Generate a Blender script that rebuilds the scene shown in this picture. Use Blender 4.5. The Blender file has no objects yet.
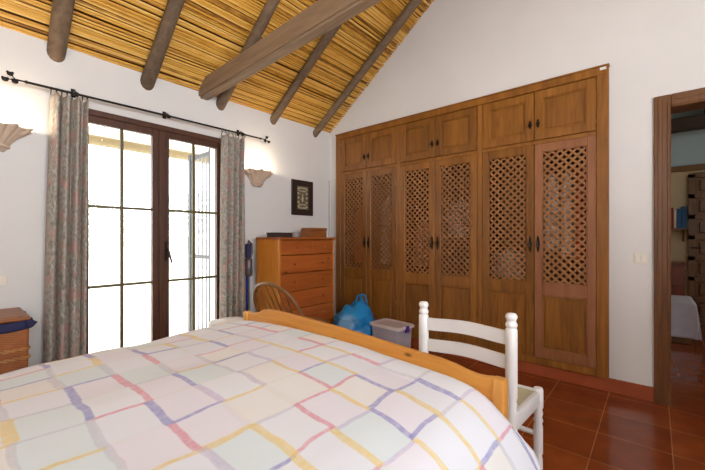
import bpy, bmesh, math, random
from mathutils import Vector, Matrix
random.seed(7)
PI = math.pi
S = bpy.context.scene
COL = S.collection

# ------------------------------------------------------------------ camera
cam_d = bpy.data.cameras.new('camera'); cam = bpy.data.objects.new('camera', cam_d); COL.objects.link(cam)
cam.location = (0, 0, 1.15); cam.rotation_euler = (PI/2, 0, -math.radians(49.3))
cam_d.sensor_width = 36; cam_d.lens = 36*352/705; cam_d.shift_y = 3/705; cam_d.clip_start = .02
S.camera = cam
# ------------------------------------------------------------------ world, sun, lights, exposure
S.view_settings.view_transform = 'Standard'; S.view_settings.look = 'None'
S.view_settings.gamma = 1; S.view_settings.use_curve_mapping = False
S.view_settings.exposure = 0.33
W = bpy.data.worlds.new('sky'); S.world = W; W.use_nodes = True
nt = W.node_tree; nt.nodes.clear()
o = nt.nodes.new('ShaderNodeOutputWorld'); b = nt.nodes.new('ShaderNodeBackground')
b.inputs[0].default_value = (.93, .97, 1, 1); b.inputs[1].default_value = 5.0
nt.links.new(b.outputs[0], o.inputs[0])

def light(name, kind, loc, energy, color=(1, 1, 1), rot=(0, 0, 0), size=None, size_y=None, radius=None, portal=False):
    d = bpy.data.lights.new(name, kind); d.energy = energy; d.color = color
    if size: d.size = size
    if size_y: d.shape = 'RECTANGLE'; d.size_y = size_y
    if radius is not None: d.shadow_soft_size = radius
    if portal: d.cycles.is_portal = True
    ob = bpy.data.objects.new(name, d); ob.location = loc; ob.rotation_euler = rot; COL.objects.link(ob)
    return ob
sun = light('sun', 'SUN', (-3, 8, 10), 4.0, (1, .95, .86), (math.radians(-33), 0, math.radians(20))); sun.data.angle = .01
light('window_portal', 'AREA', (1.24, 3.46, 1.1), 1, rot=(-PI/2, 0, 0), size=1.1, size_y=2.0, portal=True)
# fill light added behind the camera, tilted up to bounce off the ceiling
light('south_fill_light', 'AREA', (.15, -1.62, 1.75), 116, (.93, .965, 1), (PI/2+1.0, 0, -.15), size=2.2, size_y=1.3)
light('hall_fill_light', 'AREA', (5.2, -2.9, 1.7), 12, (1, .93, .82), (PI/2, 0, 0), size=1.2, size_y=1.0)  # added fill for the hall, no window modelled there

# ------------------------------------------------------------------ materials
def new_mat(name):
    m = bpy.data.materials.new(name); m.use_nodes = True
    nt = m.node_tree; return m, nt, nt.nodes['Principled BSDF']
def N(nt, kind, **kw):
    n = nt.nodes.new(kind)
    for k, v in kw.items(): setattr(n, k, v)
    return n
def coords(nt, scale=(1, 1, 1), loc=(0, 0, 0), rot=(0, 0, 0), out='Object'):
    t = N(nt, 'ShaderNodeTexCoord'); m = N(nt, 'ShaderNodeMapping')
    m.inputs['Scale'].default_value = scale; m.inputs['Location'].default_value = loc; m.inputs['Rotation'].default_value = rot
    nt.links.new(t.outputs[out], m.inputs[0]); return m.outputs[0]
def srgb(r, g, b):
    f = lambda c: (c/255/12.92) if c/255 <= .04045 else ((c/255+.055)/1.055)**2.4
    return (f(r), f(g), f(b), 1)
def ramp(nt, src, stops, interp='LINEAR'):
    r = N(nt, 'ShaderNodeValToRGB'); r.color_ramp.interpolation = interp
    e = r.color_ramp.elements
    while len(e) < len(stops): e.new(.5)
    for i, (p, c) in enumerate(stops): e[i].position = p; e[i].color = c
    nt.links.new(src, r.inputs[0]); return r.outputs[0]
def mixc(nt, fac, a, b, mode='MIX'):
    m = N(nt, 'ShaderNodeMix', data_type='RGBA', blend_type=mode)
    for sock, v in ((m.inputs[0], fac), (m.inputs[6], a), (m.inputs[7], b)):
        if hasattr(v, 'is_linked') or isinstance(v, bpy.types.NodeSocket): nt.links.new(v, sock)
        else: sock.default_value = v
    return m.outputs[2]
def M_(nt, op, a, b=None, c=None):
    m = N(nt, 'ShaderNodeMath', operation=op)
    for i, v in enumerate((a, b, c)):
        if v is None: continue
        if isinstance(v, bpy.types.NodeSocket): nt.links.new(v, m.inputs[i])
        else: m.inputs[i].default_value = v
    return m.outputs[0]
def bump(nt, p, h, strength=.3, dist=.01):
    b = N(nt, 'ShaderNodeBump'); b.inputs['Strength'].default_value = strength; b.inputs['Distance'].default_value = dist
    nt.links.new(h, b.inputs['Height']); nt.links.new(b.outputs[0], p.inputs['Normal'])
def plain(name, col, rough=.6, var=.06, scale=8, metal=0, bmp=.15):
    m, nt, p = new_mat(name)
    n = N(nt, 'ShaderNodeTexNoise'); n.inputs['Scale'].default_value = scale; n.inputs['Detail'].default_value = 4
    nt.links.new(coords(nt), n.inputs[0])
    c2 = tuple(max(0, x*(1-var*2)) for x in col[:3])+(1,)
    nt.links.new(ramp(nt, n.outputs[0], [(.3, c2), (.7, col)]), p.inputs[0])
    p.inputs['Roughness'].default_value = rough; p.inputs['Metallic'].default_value = metal
    if bmp: bump(nt, p, n.outputs[0], bmp, .004)
    return m
def wood(name, c1, c2, axis='z', rough=.45, scale=1., knots=False, rnd=True, spread=(.3, .7)):
    m, nt, p = new_mat(name)
    s = {'x': (1.2, 14, 14), 'y': (14, 1.2, 14), 'z': (14, 14, 1.2)}[axis]
    s = tuple(q*scale for q in s)
    v = coords(nt, s)
    oi = N(nt, 'ShaderNodeObjectInfo')
    add = N(nt, 'ShaderNodeVectorMath', operation='ADD'); nt.links.new(v, add.inputs[0])
    mu = M_(nt, 'MULTIPLY', oi.outputs['Random'], 37.0); nt.links.new(mu, add.inputs[1])
    n = N(nt, 'ShaderNodeTexNoise'); n.inputs['Scale'].default_value = 2.2; n.inputs['Detail'].default_value = 5
    n.inputs['Distortion'].default_value = 1.2; nt.links.new(add.outputs[0], n.inputs[0])
    n2 = N(nt, 'ShaderNodeTexNoise'); n2.inputs['Scale'].default_value = .5; n2.inputs['Detail'].default_value = 2
    nt.links.new(add.outputs[0], n2.inputs[0])
    f = M_(nt, 'ADD', M_(nt, 'MULTIPLY', n.outputs[0], .6), M_(nt, 'MULTIPLY', n2.outputs[0], .4))
    col = ramp(nt, f, [(spread[0], c1), (spread[1], c2)])
    if rnd:
        k = M_(nt, 'ADD', M_(nt, 'MULTIPLY', oi.outputs['Random'], .22), .89)
        h = N(nt, 'ShaderNodeHueSaturation'); nt.links.new(k, h.inputs['Value']); nt.links.new(col, h.inputs['Color']); col = h.outputs[0]
    if knots:
        vo = N(nt, 'ShaderNodeTexVoronoi'); vo.inputs['Scale'].default_value = 4.2
        nt.links.new(coords(nt, {'x': (.7, 1.6, 1.6), 'y': (1.6, .7, 1.6), 'z': (1.6, 1.6, .7)}[axis]), vo.inputs[0])
        kf = ramp(nt, vo.outputs['Distance'], [(.035, (1, 1, 1, 1)), (.075, (0, 0, 0, 1))])
        col = mixc(nt, kf, col, tuple(x*.32 for x in c1[:3])+(1,))
    nt.links.new(col, p.inputs[0]); p.inputs['Roughness'].default_value = rough
    bump(nt, p, n.outputs[0], .12, .003)
    return m
def emis(name, col, strength):
    m, nt, p = new_mat(name); p.inputs[0].default_value = col
    p.inputs['Emission Color'].default_value = col; p.inputs['Emission Strength'].default_value = strength; return m

M = {}
M['plaster'] = plain('white_plaster', srgb(226, 223, 220), .9, .02, 3, bmp=.25)
M['hall_blue'] = plain('pale_blue_plaster', srgb(178, 196, 200), .9, .02, 3)
M['hall_cream'] = plain('cream_plaster', srgb(222, 200, 160), .9, .02, 3)
M['wardrobe'] = wood('honey_wood', srgb(106, 62, 18), srgb(158, 102, 38), 'z', .42)
M['wardrobe_h'] = wood('honey_wood_rail', srgb(120, 70, 27), srgb(160, 102, 46), 'y', .42)
M['wardrobe_pink'] = wood('reddish_wood', srgb(130, 80, 48), srgb(164, 108, 70), 'z', .45)
M['lattice'] = wood('lattice_wood', srgb(126, 78, 38), srgb(162, 110, 62), 'z', .5)
M['doorframe'] = wood('door_frame_wood', srgb(84, 50, 24), srgb(124, 80, 42), 'z', .4)
M['window_wood'] = wood('window_dark_wood', srgb(62, 34, 20), srgb(92, 54, 32), 'z', .45)
M['muntin'] = plain('olive_metal', srgb(98, 84, 50), .5, .05, 8)
M['pine'] = wood('yellow_pine', srgb(205, 135, 52), srgb(230, 165, 80), 'y', .35, .8, True, False)
M['pine_z'] = wood('yellow_pine_post', srgb(205, 138, 58), srgb(232, 172, 90), 'z', .35, .8, False, False)
M['chest'] = wood('orange_pine', srgb(150, 72, 26), srgb(188, 104, 44), 'x', .35, .7, True)
M['chest_lit'] = wood('orange_pine_lit', srgb(190, 108, 30), srgb(222, 146, 52), 'z', .35, .7, True)  # brighter copy of the chest pine, window light painted into the colour
M['rafter'] = wood('weathered_log', srgb(84, 66, 50), srgb(124, 102, 80), 'y', .75, .8, rnd=True)
M['beam'] = wood('weathered_beam', srgb(112, 90, 68), srgb(162, 134, 106), 'y', .7, .6, rnd=False)
M['windsor'] = wood('brown_chair_wood', srgb(92, 58, 30), srgb(150, 108, 66), 'z', .4)
M['cane'] = None
M['white_paint'] = plain('white_paint', srgb(238, 236, 234), .35, .02, 10, bmp=.05)
M['plastic_white'] = plain('white_plastic', srgb(232, 226, 212), .35, .01, 4, bmp=0)
M['iron'] = plain('dark_iron', srgb(42, 36, 34), .45, .15, 20, .6)
M['black'] = plain('blackened_brass', srgb(48, 30, 20), .4, .1, 10, .5)
M['brass'] = plain('brass', srgb(170, 130, 70), .35, .05, 10, .9)
M['sconce'] = plain('sconce_plaster', srgb(214, 188, 164), .85, .06, 25)
M['grey_metal'] = plain('grey_metal', srgb(62, 64, 70), .45, .05, 10, .3)
M['white_metal'] = plain('white_metal', srgb(215, 215, 220), .5, .05, 10)
M['gate_bar'] = plain('pale_grey_iron', srgb(150, 152, 160), .5, .05, 10)
M['stone'] = plain('pale_terrace_stone', srgb(225, 220, 205), .8, .05, 4)
M['out_wall'] = plain('white_garden_wall', srgb(238, 234, 222), .9, .03, 3)
M['tan_cane'] = None
M['navy'] = plain('navy_cloth', srgb(44, 46, 84), .9, .1, 20)
M['blue_plastic'] = None
M['purple'] = plain('purple_plastic', srgb(84, 48, 150), .3, .02, 5, bmp=0)
M['vac_blue'] = plain('blue_plastic_gloss', srgb(40, 62, 150), .25, .05, 5, bmp=0)
M['vac_grey'] = plain('grey_brown_plastic', srgb(92, 80, 84), .3, .08, 8, bmp=0)
M['vac_silver'] = plain('silver_tube', srgb(160, 164, 176), .3, .03, 8, .7, bmp=0)
M['mattress'] = plain('mattress_cloth', srgb(225, 222, 216), .9, .03, 30)
M['darkwood'] = wood('dark_carved_wood', srgb(84, 52, 22), srgb(134, 92, 46), 'z', .4)
M['hallbeam'] = wood('dark_hall_beam', srgb(50, 32, 18), srgb(84, 56, 32), 'y', .6)
M['hallbeam2'] = wood('brown_hall_lintel', srgb(112, 76, 34), srgb(140, 100, 50), 'y', .6)
M['redbrown'] = wood('red_brown_desk_wood', srgb(96, 40, 22), srgb(140, 66, 36), 'z', .35)
M['throw'] = plain('white_throw', srgb(206, 202, 214), .9, .06, 12)
M['leaf'] = plain('leaf_glare_pale', srgb(206, 212, 190), .7, .2, 12)
M['trunk'] = wood('trunk_glare_pale', srgb(190, 184, 170), srgb(210, 204, 190), 'z', .8)
M['box_wood'] = wood('small_box_wood', srgb(120, 68, 28), srgb(160, 98, 46), 'x', .4)
M['soot'] = plain('dark_box_paint', srgb(66, 48, 44), .5, .1, 12)
M['teal_pot'] = plain('grey_metal_tin', srgb(170, 160, 158), .4, .1, 12)
M['books_red'] = plain('red_cloth_binding', srgb(150, 40, 44), .7, .1, 8)
M['books_blue'] = plain('blue_cloth_binding', srgb(40, 84, 130), .7, .1, 8)
M['books_cream'] = plain('cream_paper_binding', srgb(214, 200, 176), .8, .1, 8)
M['frame_black'] = plain('dark_brown_frame', srgb(46, 30, 24), .5, .1, 8)

def cane_mat():
    m, nt, p = new_mat('golden_cane')
    at = N(nt, 'ShaderNodeAttribute', attribute_name='tone')
    n = N(nt, 'ShaderNodeTexNoise'); n.inputs['Scale'].default_value = 3; n.inputs['Detail'].default_value = 5
    nt.links.new(coords(nt, (3, 14, 14)), n.inputs[0])
    f = M_(nt, 'ADD', M_(nt, 'MULTIPLY', at.outputs['Fac'], .55), M_(nt, 'MULTIPLY', n.outputs[0], .5))
    nt.links.new(ramp(nt, f, [(.2, srgb(140, 88, 28)), (.36, srgb(206, 148, 54)), (.6, srgb(228, 174, 74)), (.9, srgb(244, 204, 120))]), p.inputs[0])
    p.inputs['Roughness'].default_value = .45
    return m
M['cane'] = cane_mat()
M['soffit'] = plain('dark_backing_cane', srgb(92, 52, 18), .8, .1, 10)

def floor_mat():
    m, nt, p = new_mat('terracotta_tiles')
    v = coords(nt, (1, 1, 1), (-.215, -.26, 0))
    br = N(nt, 'ShaderNodeTexBrick'); br.offset = 0; br.squash = 1
    br.inputs['Scale'].default_value = 1; br.inputs['Brick Width'].default_value = .33; br.inputs['Row Height'].default_value = .33
    br.inputs['Mortar Size'].default_value = .003; br.inputs['Mortar Smooth'].default_value = .3
    br.inputs['Color1'].default_value = srgb(150, 74, 32); br.inputs['Color2'].default_value = srgb(134, 62, 26)
    br.inputs['Mortar'].default_value = srgb(178, 116, 70)
    nt.links.new(v, br.inputs[0])
    n = N(nt, 'ShaderNodeTexNoise'); n.inputs['Scale'].default_value = 7; n.inputs['Detail'].default_value = 5
    nt.links.new(coords(nt), n.inputs[0])
    c = mixc(nt, 1.0, br.outputs[0], ramp(nt, n.outputs[0], [(.25, (.72, .68, .66, 1)), (.75, (1.1, 1.08, 1.05, 1))]), 'MULTIPLY')
    nt.links.new(c, p.inputs[0])
    nt.links.new(ramp(nt, n.outputs[0], [(.3, (.1, .1, .1, 1)), (.7, (.2, .2, .2, 1))]), p.inputs['Roughness'])
    h = M_(nt, 'ADD', M_(nt, 'MULTIPLY', br.outputs['Fac'], -1), M_(nt, 'MULTIPLY', n.outputs[0], .25))
    bump(nt, p, h, .25, .003)
    return m
M['tile'] = floor_mat()
M['skirting'] = plain('terracotta_skirting', srgb(170, 86, 52), .25, .12, 6)

def curtain_mat():
    m, nt, p = new_mat('floral_curtain')
    uv = coords(nt, (1, 1, 1), out='UV')
    n = N(nt, 'ShaderNodeTexNoise'); n.inputs['Scale'].default_value = 9; n.inputs['Detail'].default_value = 4; nt.links.new(uv, n.inputs[0])
    vo = N(nt, 'ShaderNodeTexVoronoi'); vo.inputs['Scale'].default_value = 9; nt.links.new(uv, vo.inputs[0])
    n3 = N(nt, 'ShaderNodeTexNoise'); n3.inputs['Scale'].default_value = 34; n3.inputs['Detail'].default_value = 3; nt.links.new(uv, n3.inputs[0])
    base = ramp(nt, n3.outputs[0], [(.35, srgb(138, 134, 124)), (.65, srgb(184, 178, 166))])
    pink = ramp(nt, n.outputs[0], [(.5, (0, 0, 0, 1)), (.6, (.8, .8, .8, 1))])
    c = mixc(nt, pink, base, srgb(184, 148, 138))
    cen = ramp(nt, vo.outputs['Distance'], [(.14, (.5, .5, .5, 1)), (.3, (0, 0, 0, 1))])
    c = mixc(nt, cen, c, srgb(92, 100, 84))
    nt.links.new(c, p.inputs[0]); p.inputs['Roughness'].default_value = .9
    bump(nt, p, n3.outputs[0], .2, .003)
    return m
M['curtain'] = curtain_mat()

def duvet_mat():
    m, nt, p = new_mat('watercolour_check_cotton')
    t = N(nt, 'ShaderNodeTexCoord')
    wob = N(nt, 'ShaderNodeTexNoise'); wob.inputs['Scale'].default_value = 6; wob.inputs['Detail'].default_value = 3
    nt.links.new(t.outputs['UV'], wob.inputs[0])
    wsep = N(nt, 'ShaderNodeSeparateColor'); nt.links.new(wob.outputs['Color'], wsep.inputs[0])
    sep = N(nt, 'ShaderNodeSeparateXYZ'); nt.links.new(t.outputs['UV'], sep.inputs[0])
    u = M_(nt, 'DIVIDE', M_(nt, 'SUBTRACT', sep.outputs[0], .095), .131)
    v = M_(nt, 'DIVIDE', M_(nt, 'SUBTRACT', sep.outputs[1], .018), .1445)
    u = M_(nt, 'ADD', u, M_(nt, 'MULTIPLY', M_(nt, 'SUBTRACT', wsep.outputs[0], .5), .28))
    v = M_(nt, 'ADD', v, M_(nt, 'MULTIPLY', M_(nt, 'SUBTRACT', wsep.outputs[1], .5), .28))
    def fam(a, b, seed, width):
        ia = M_(nt, 'ROUND', a); ib = M_(nt, 'FLOOR', b)
        cx = N(nt, 'ShaderNodeCombineXYZ'); nt.links.new(ia, cx.inputs[0]); nt.links.new(ib, cx.inputs[1]); cx.inputs[2].default_value = seed
        wn = N(nt, 'ShaderNodeTexWhiteNoise'); nt.links.new(cx.outputs[0], wn.inputs[0])
        ws = N(nt, 'ShaderNodeSeparateColor'); nt.links.new(wn.outputs['Color'], ws.inputs[0])
        d = M_(nt, 'ABSOLUTE', M_(nt, 'ADD', M_(nt, 'SUBTRACT', a, ia), M_(nt, 'MULTIPLY', M_(nt, 'SUBTRACT', ws.outputs[1], .5), .09)))
        wd = M_(nt, 'MULTIPLY', M_(nt, 'ADD', M_(nt, 'MULTIPLY', ws.outputs[2], .6), .65), width)
        mask = M_(nt, 'SUBTRACT', 1, M_(nt, 'SMOOTH_MIN', M_(nt, 'MAXIMUM', M_(nt, 'MULTIPLY', M_(nt, 'SUBTRACT', d, wd), 40), 0), 1, .2))
        col = ramp(nt, ws.outputs[0], [(0, srgb(150, 148, 204)), (.2, srgb(232, 206, 128)), (.44, srgb(222, 148, 166)),
              (.6, srgb(202, 200, 212)), (.76, srgb(226, 222, 216)), (.88, srgb(196, 180, 214))], 'CONSTANT')
        al = ramp(nt, ws.outputs[0], [(0, (.8, .8, .8, 1)), (.6, (.6, .6, .6, 1)), (.76, (.35, .35, .35, 1)), (.88, (.55, .55, .55, 1))], 'CONSTANT')
        return col, M_(nt, 'MULTIPLY', M_(nt, 'MAXIMUM', mask, 0), al)
    # cell tints
    cx = N(nt, 'ShaderNodeCombineXYZ'); nt.links.new(M_(nt, 'FLOOR', u), cx.inputs[0]); nt.links.new(M_(nt, 'FLOOR', v), cx.inputs[1])
    wn = N(nt, 'ShaderNodeTexWhiteNoise'); nt.links.new(cx.outputs[0], wn.inputs[0])
    base = ramp(nt, wn.outputs['Value'], [(0, srgb(230, 232, 240)), (.3, srgb(234, 232, 230)), (.5, srgb(231, 228, 237)), (.7, srgb(221, 230, 234)), (.82, srgb(232, 234, 240))], 'CONSTANT')
    pn = N(nt, 'ShaderNodeTexNoise'); pn.inputs['Scale'].default_value = 60; pn.inputs['Detail'].default_value = 4; nt.links.new(t.outputs['UV'], pn.inputs[0])
    st = ramp(nt, pn.outputs[0], [(.3, (.62, .62, .62, 1)), (.6, (1, 1, 1, 1))])
    c1, m1 = fam(u, v, 8.3, .066); c2, m2 = fam(v, u, 21.7, .036)
    c = mixc(nt, M_(nt, 'MULTIPLY', m2, st), base, c2); c = mixc(nt, M_(nt, 'MULTIPLY', m1, st), c, c1)
    nt.links.new(c, p.inputs[0]); p.inputs['Roughness'].default_value = .9
    bump(nt, p, pn.outputs[0], .05, .003)
    return m
M['duvet'] = duvet_mat()

def glass_mat():
    m, nt, p = new_mat('window_glass')
    nt.nodes.remove(p); out = nt.nodes['Material Output']
    tr = N(nt, 'ShaderNodeBsdfTransparent'); gl = N(nt, 'ShaderNodeBsdfGlossy'); gl.inputs['Roughness'].default_value = .02
    fr = N(nt, 'ShaderNodeFresnel'); fr.inputs[0].default_value = 1.25
    mx = N(nt, 'ShaderNodeMixShader'); nt.links.new(fr.outputs[0], mx.inputs[0]); nt.links.new(tr.outputs[0], mx.inputs[1]); nt.links.new(gl.outputs[0], mx.inputs[2])
    nt.links.new(mx.outputs[0], out.inputs[0]); return m
M['glass'] = glass_mat()
def translucent(name, col, op=.6, rough=.3):
    m, nt, p = new_mat(name); p.inputs[0].default_value = col; p.inputs['Roughness'].default_value = rough; p.inputs['Alpha'].default_value = op
    return m
M['clear_plastic'] = translucent('cloudy_clear_plastic', srgb(222, 216, 226), .42)
M['lid_plastic'] = translucent('milky_lid_plastic', srgb(232, 220, 216), .85)

def bag_mat():
    m, nt, p = new_mat('blue_bag_plastic')
    vo = N(nt, 'ShaderNodeTexVoronoi', feature='F1'); vo.inputs['Scale'].default_value = 9; nt.links.new(coords(nt), vo.inputs[0])
    n = N(nt, 'ShaderNodeTexNoise'); n.inputs['Scale'].default_value = 5; nt.links.new(coords(nt), n.inputs[0])
    c = ramp(nt, n.outputs[0], [(.3, srgb(14, 112, 186)), (.7, srgb(40, 160, 226))])
    # faded print patch on the side facing the room
    gr = N(nt, 'ShaderNodeTexGradient', gradient_type='SPHERICAL')
    nt.links.new(coords(nt, (6.5, 6.5, 9), (6.5*.16, 6.5*.06, -9*.27)), gr.inputs[0])
    pm = M_(nt, 'MULTIPLY', ramp(nt, gr.outputs[0], [(.1, (0, 0, 0, 1)), (.4, (1, 1, 1, 1))]), ramp(nt, n.outputs[0], [(.42, (0, 0, 0, 1)), (.55, (.7, .7, .7, 1))]))
    c = mixc(nt, pm, c, srgb(150, 190, 220))
    nt.links.new(c, p.inputs[0]); p.inputs['Roughness'].default_value = .32
    bump(nt, p, vo.outputs['Distance'], .5, .02); return m
M['blue_plastic'] = bag_mat()
def wicker_mat(name, c1, c2, k=70):
    m, nt, p = new_mat(name)
    t = coords(nt); sep = N(nt, 'ShaderNodeSeparateXYZ'); nt.links.new(t, sep.inputs[0])
    xx = M_(nt, 'ADD', sep.outputs[0], sep.outputs[1])
    a = M_(nt, 'SINE', M_(nt, 'MULTIPLY', xx, k*2.2)); b = M_(nt, 'SINE', M_(nt, 'MULTIPLY', sep.outputs[2], k*9))
    h = M_(nt, 'ADD', M_(nt, 'MULTIPLY', M_(nt, 'MULTIPLY', a, b), .3), .5)
    n = N(nt, 'ShaderNodeTexNoise'); n.inputs['Scale'].default_value = 12; nt.links.new(t, n.inputs[0])
    nt.links.new(ramp(nt, M_(nt, 'ADD', M_(nt, 'MULTIPLY', h, .6), M_(nt, 'MULTIPLY', n.outputs[0], .4)), [(.25, c1), (.7, c2)]), p.inputs[0])
    bump(nt, p, h, .6, .006); p.inputs['Roughness'].default_value = .55; return m
M['wicker'] = wicker_mat('brown_wicker', srgb(78, 38, 14), srgb(190, 112, 52))
M['wicker_light'] = plain('pale_cane_band', srgb(190, 134, 76), .5, .15, 30)
M['basket_white'] = wicker_mat('white_woven', srgb(196, 188, 184), srgb(236, 230, 228), 60)
M['rush'] = wicker_mat('rush_weave', srgb(176, 164, 128), srgb(214, 204, 172), 90)
M['tan_cane'] = wicker_mat('tan_cane_blind', srgb(120, 106, 78), srgb(150, 134, 102), 50)

# ------------------------------------------------------------------ mesh builder
class B:
    def __init__(s): s.bm = bmesh.new()
    def _add(s, other, mat=None):
        me = bpy.data.meshes.new('t'); other.to_mesh(me); other.free()
        if mat is not None: me.transform(mat)
        s.bm.from_mesh(me); bpy.data.meshes.remove(me); return s
    def box(s, a, b, bev=0, seg=1, mat=None):
        t = bmesh.new(); bmesh.ops.create_cube(t, size=1)
        c = [(a[i]+b[i])/2 for i in range(3)]; d = [abs(b[i]-a[i]) for i in range(3)]
        for v in t.verts: v.co = Vector([v.co[i]*d[i]+c[i] for i in range(3)])
        if bev: bmesh.ops.bevel(t, geom=t.edges[:], offset=bev, segments=seg, affect='EDGES', profile=.5)
        return s._add(t, mat)
    def prism(s, poly, axis, a, b, bev=0, mat=None):
        """poly of 2D points; axis 0 -> (y,z), 1 -> (x,z), 2 -> (x,y)"""
        def P(p, k): return {0: (k, p[0], p[1]), 1: (p[0], k, p[1]), 2: (p[0], p[1], k)}[axis]
        t = bmesh.new(); n = len(poly)
        A = [t.verts.new(P(p, a)) for p in poly]; Bv = [t.verts.new(P(p, b)) for p in poly]
        t.faces.new(A); t.faces.new(Bv[::-1])
        for i in range(n): t.faces.new((A[i], Bv[i], Bv[(i+1) % n], A[(i+1) % n]))
        bmesh.ops.recalc_face_normals(t, faces=t.faces[:])
        if bev: bmesh.ops.bevel(t, geom=t.edges[:], offset=bev, segments=2, affect='EDGES', profile=.5)
        return s._add(t, mat)
    def tube(s, pts, r, seg=8, caps=True, flat=1.0, closed=False, mat=None):
        t = bmesh.new(); pts = [Vector(p) for p in pts]; n = len(pts)
        rs = r if isinstance(r, (list, tuple)) else [r]*n
        rings = []; prev = None
        for i, p in enumerate(pts):
            if closed: d = pts[(i+1) % n]-pts[i-1]
            else: d = pts[min(i+1, n-1)]-pts[max(i-1, 0)]
            d = d.normalized() if d.length > 1e-9 else Vector((0, 0, 1))
            if prev is None:
                up = Vector((0, 0, 1)) if abs(d.z) < .9 else Vector((1, 0, 0))
                x = up.cross(d).normalized()
            else:
                x = (prev-d*prev.dot(d)).normalized()
            prev = x; y = d.cross(x)
            rings.append([t.verts.new(p+(x*math.cos(2*PI*k/seg)+y*math.sin(2*PI*k/seg)*flat)*rs[i]) for k in range(seg)])
        m = n if closed else n-1
        for i in range(m):
            a, b = rings[i], rings[(i+1) % n]
            for k in range(seg): t.faces.new((a[k], a[(k+1) % seg], b[(k+1) % seg], b[k]))
        if caps and not closed:
            t.faces.new(rings[0][::-1]); t.faces.new(rings[-1])
        bmesh.ops.recalc_face_normals(t, faces=t.faces[:])
        return s._add(t, mat)
    def lathe(s, prof, c, seg=16, mat=None):
        return s.tube([(c[0], c[1], c[2]+z) for r, z in prof], [max(r, .0005) for r, z in prof], seg, mat=mat)
    def lathe_x(s, prof, c, d, seg=12):
        d = Vector(d).normalized()
        return s.tube([Vector(c)+d*z for r, z in prof], [max(r, .0005) for r, z in prof], seg)
    def sphere(s, c, r, sc=(1, 1, 1), sub=2):
        t = bmesh.new(); bmesh.ops.create_icosphere(t, subdivisions=sub, radius=r)
        for v in t.verts: v.co = Vector((v.co.x*sc[0]+c[0], v.co.y*sc[1]+c[1], v.co.z*sc[2]+c[2]))
        return s._add(t)
    def grid(s, fn, nu, nv, uvfn=None, thick=0):
        t = bmesh.new(); uvl = t.loops.layers.uv.new('UVMap')
        V = [[t.verts.new(fn(i/nu, j/nv)) for j in range(nv+1)] for i in range(nu+1)]
        for i in range(nu):
            for j in range(nv):
                f = t.faces.new((V[i][j], V[i+1][j], V[i+1][j+1], V[i][j+1]))
                for l, (a, b) in zip(f.loops, ((i, j), (i+1, j), (i+1, j+1), (i, j+1))):
                    l[uvl].uv = uvfn(a/nu, b/nv) if uvfn else (a/nu, b/nv)
        if not s.bm.loops.layers.uv: s.bm.loops.layers.uv.new('UVMap')
        return s._add(t)
    def build(s, name, mat, parent=None, smooth=False, solid=0, sub=0, angle=35):
        me = bpy.data.meshes.new(name)
        off = None
        if parent is not None:
            off = Matrix.Translation(-wloc(parent)); s.bm.transform(off)
        s.bm.to_mesh(me); s.bm.free()
        if isinstance(mat, str): mat = M[mat]
        me.materials.append(mat)
        ob = bpy.data.objects.new(name, me); COL.objects.link(ob)
        if parent is not None: ob.parent = parent
        if smooth:
            for p in me.polygons: p.use_smooth = True
            if smooth != 'all':
                me.set_sharp_from_angle(angle=math.radians(angle))
        if solid:
            md = ob.modifiers.new('solid', 'SOLIDIFY'); md.thickness = solid; md.offset = 0
        if sub:
            md = ob.modifiers.new('sub', 'SUBSURF'); md.levels = sub; md.render_levels = sub
        return ob
def wloc(o):
    v = Vector(o.location)
    while o.parent is not None: o = o.parent; v += Vector(o.location)
    return v
def thing(name, label, cat, loc=(0, 0, 0), group=None):
    o = bpy.data.objects.new(name, None); o.location = loc; o.empty_display_size = .1; COL.objects.link(o)
    return tag(o, label, cat, group)
def tag(o, label, cat, group=None, kind=None):
    o['label'] = label; o['category'] = cat
    if group: o['group'] = group
    if kind: o['kind'] = kind
    return o
def struct(name, b, mat, parent=None, **kw):
    o = b.build(name, mat, parent, **kw)
    if parent is None: o['kind'] = 'structure'
    return o
def copy_tree(o, parent=None):
    c = o.copy(); COL.objects.link(c)
    if parent is not None: c.parent = parent
    for ch in [x for x in bpy.data.objects if x.parent == o]: copy_tree(ch, c)
    return c

# ================================================================== THE ROOM
X0, Y0, YR = 3.26, 3.18, .2
def ceil(y): return 2.5+.725*(Y0-y) if y >= YR else 2.5+.725*(Y0-YR)-.725*(YR-y)
WX, SY = -1.3, -1.7
struct('floor', B().box((WX-.1, SY-1.5, -.08), (7.4, Y0+.25, 0)), 'tile')
# window wall
b = B(); yo = Y0+.25
b.box((WX-.1, Y0, 0), (.62, yo, 2.62)); b.box((1.77, Y0, 0), (X0+.75, yo, 2.62)); b.box((.62, Y0, 2.105), (1.77, yo, 2.62))
struct('wall_north', b, 'plaster')
# wardrobe and door wall, a gable
b = B(); xa, xb = X0, X0+.15
def gp(y0, y1, z0):
    ys = [y0]+([YR] if y0 < YR < y1 else [])+[y1]
    b.prism([(y0, z0)]+[(y1, z0)]+[(y, ceil(y)+.06) for y in ys[::-1]], 0, xa, xb)
gp(3.035, yo, 0); gp(.262, 3.035, 2.44); gp(-.03, .262, 0); gp(-.95, -.03, 2.09); gp(SY-.1, -.95, 0)
b.box((xa, .262, 0), (xb+.5, 3.035, .10))
struct('wall_east', b, 'plaster')
b = B()
for y0, y1 in ((SY-.1, YR), (YR, yo)):
    b.prism([(y0, 0), (y1, 0), (y1, ceil(y1)+.06), (y0, ceil(y0)+.06)], 0, WX-.12, WX)
struct('wall_west', b, 'plaster')
b = B(); zs = ceil(SY)+.06
b.box((WX-.1, SY-.14, 0), (-1.05, SY, zs)); b.box((1.35, SY-.14, 0), (X0+.15, SY, zs)); b.box((-1.05, SY-.14, 0), (1.35, SY, 1.0)); b.box((-1.05, SY-.14, 2.5), (1.35, SY, zs))
struct('wall_south', b, 'plaster')
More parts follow.
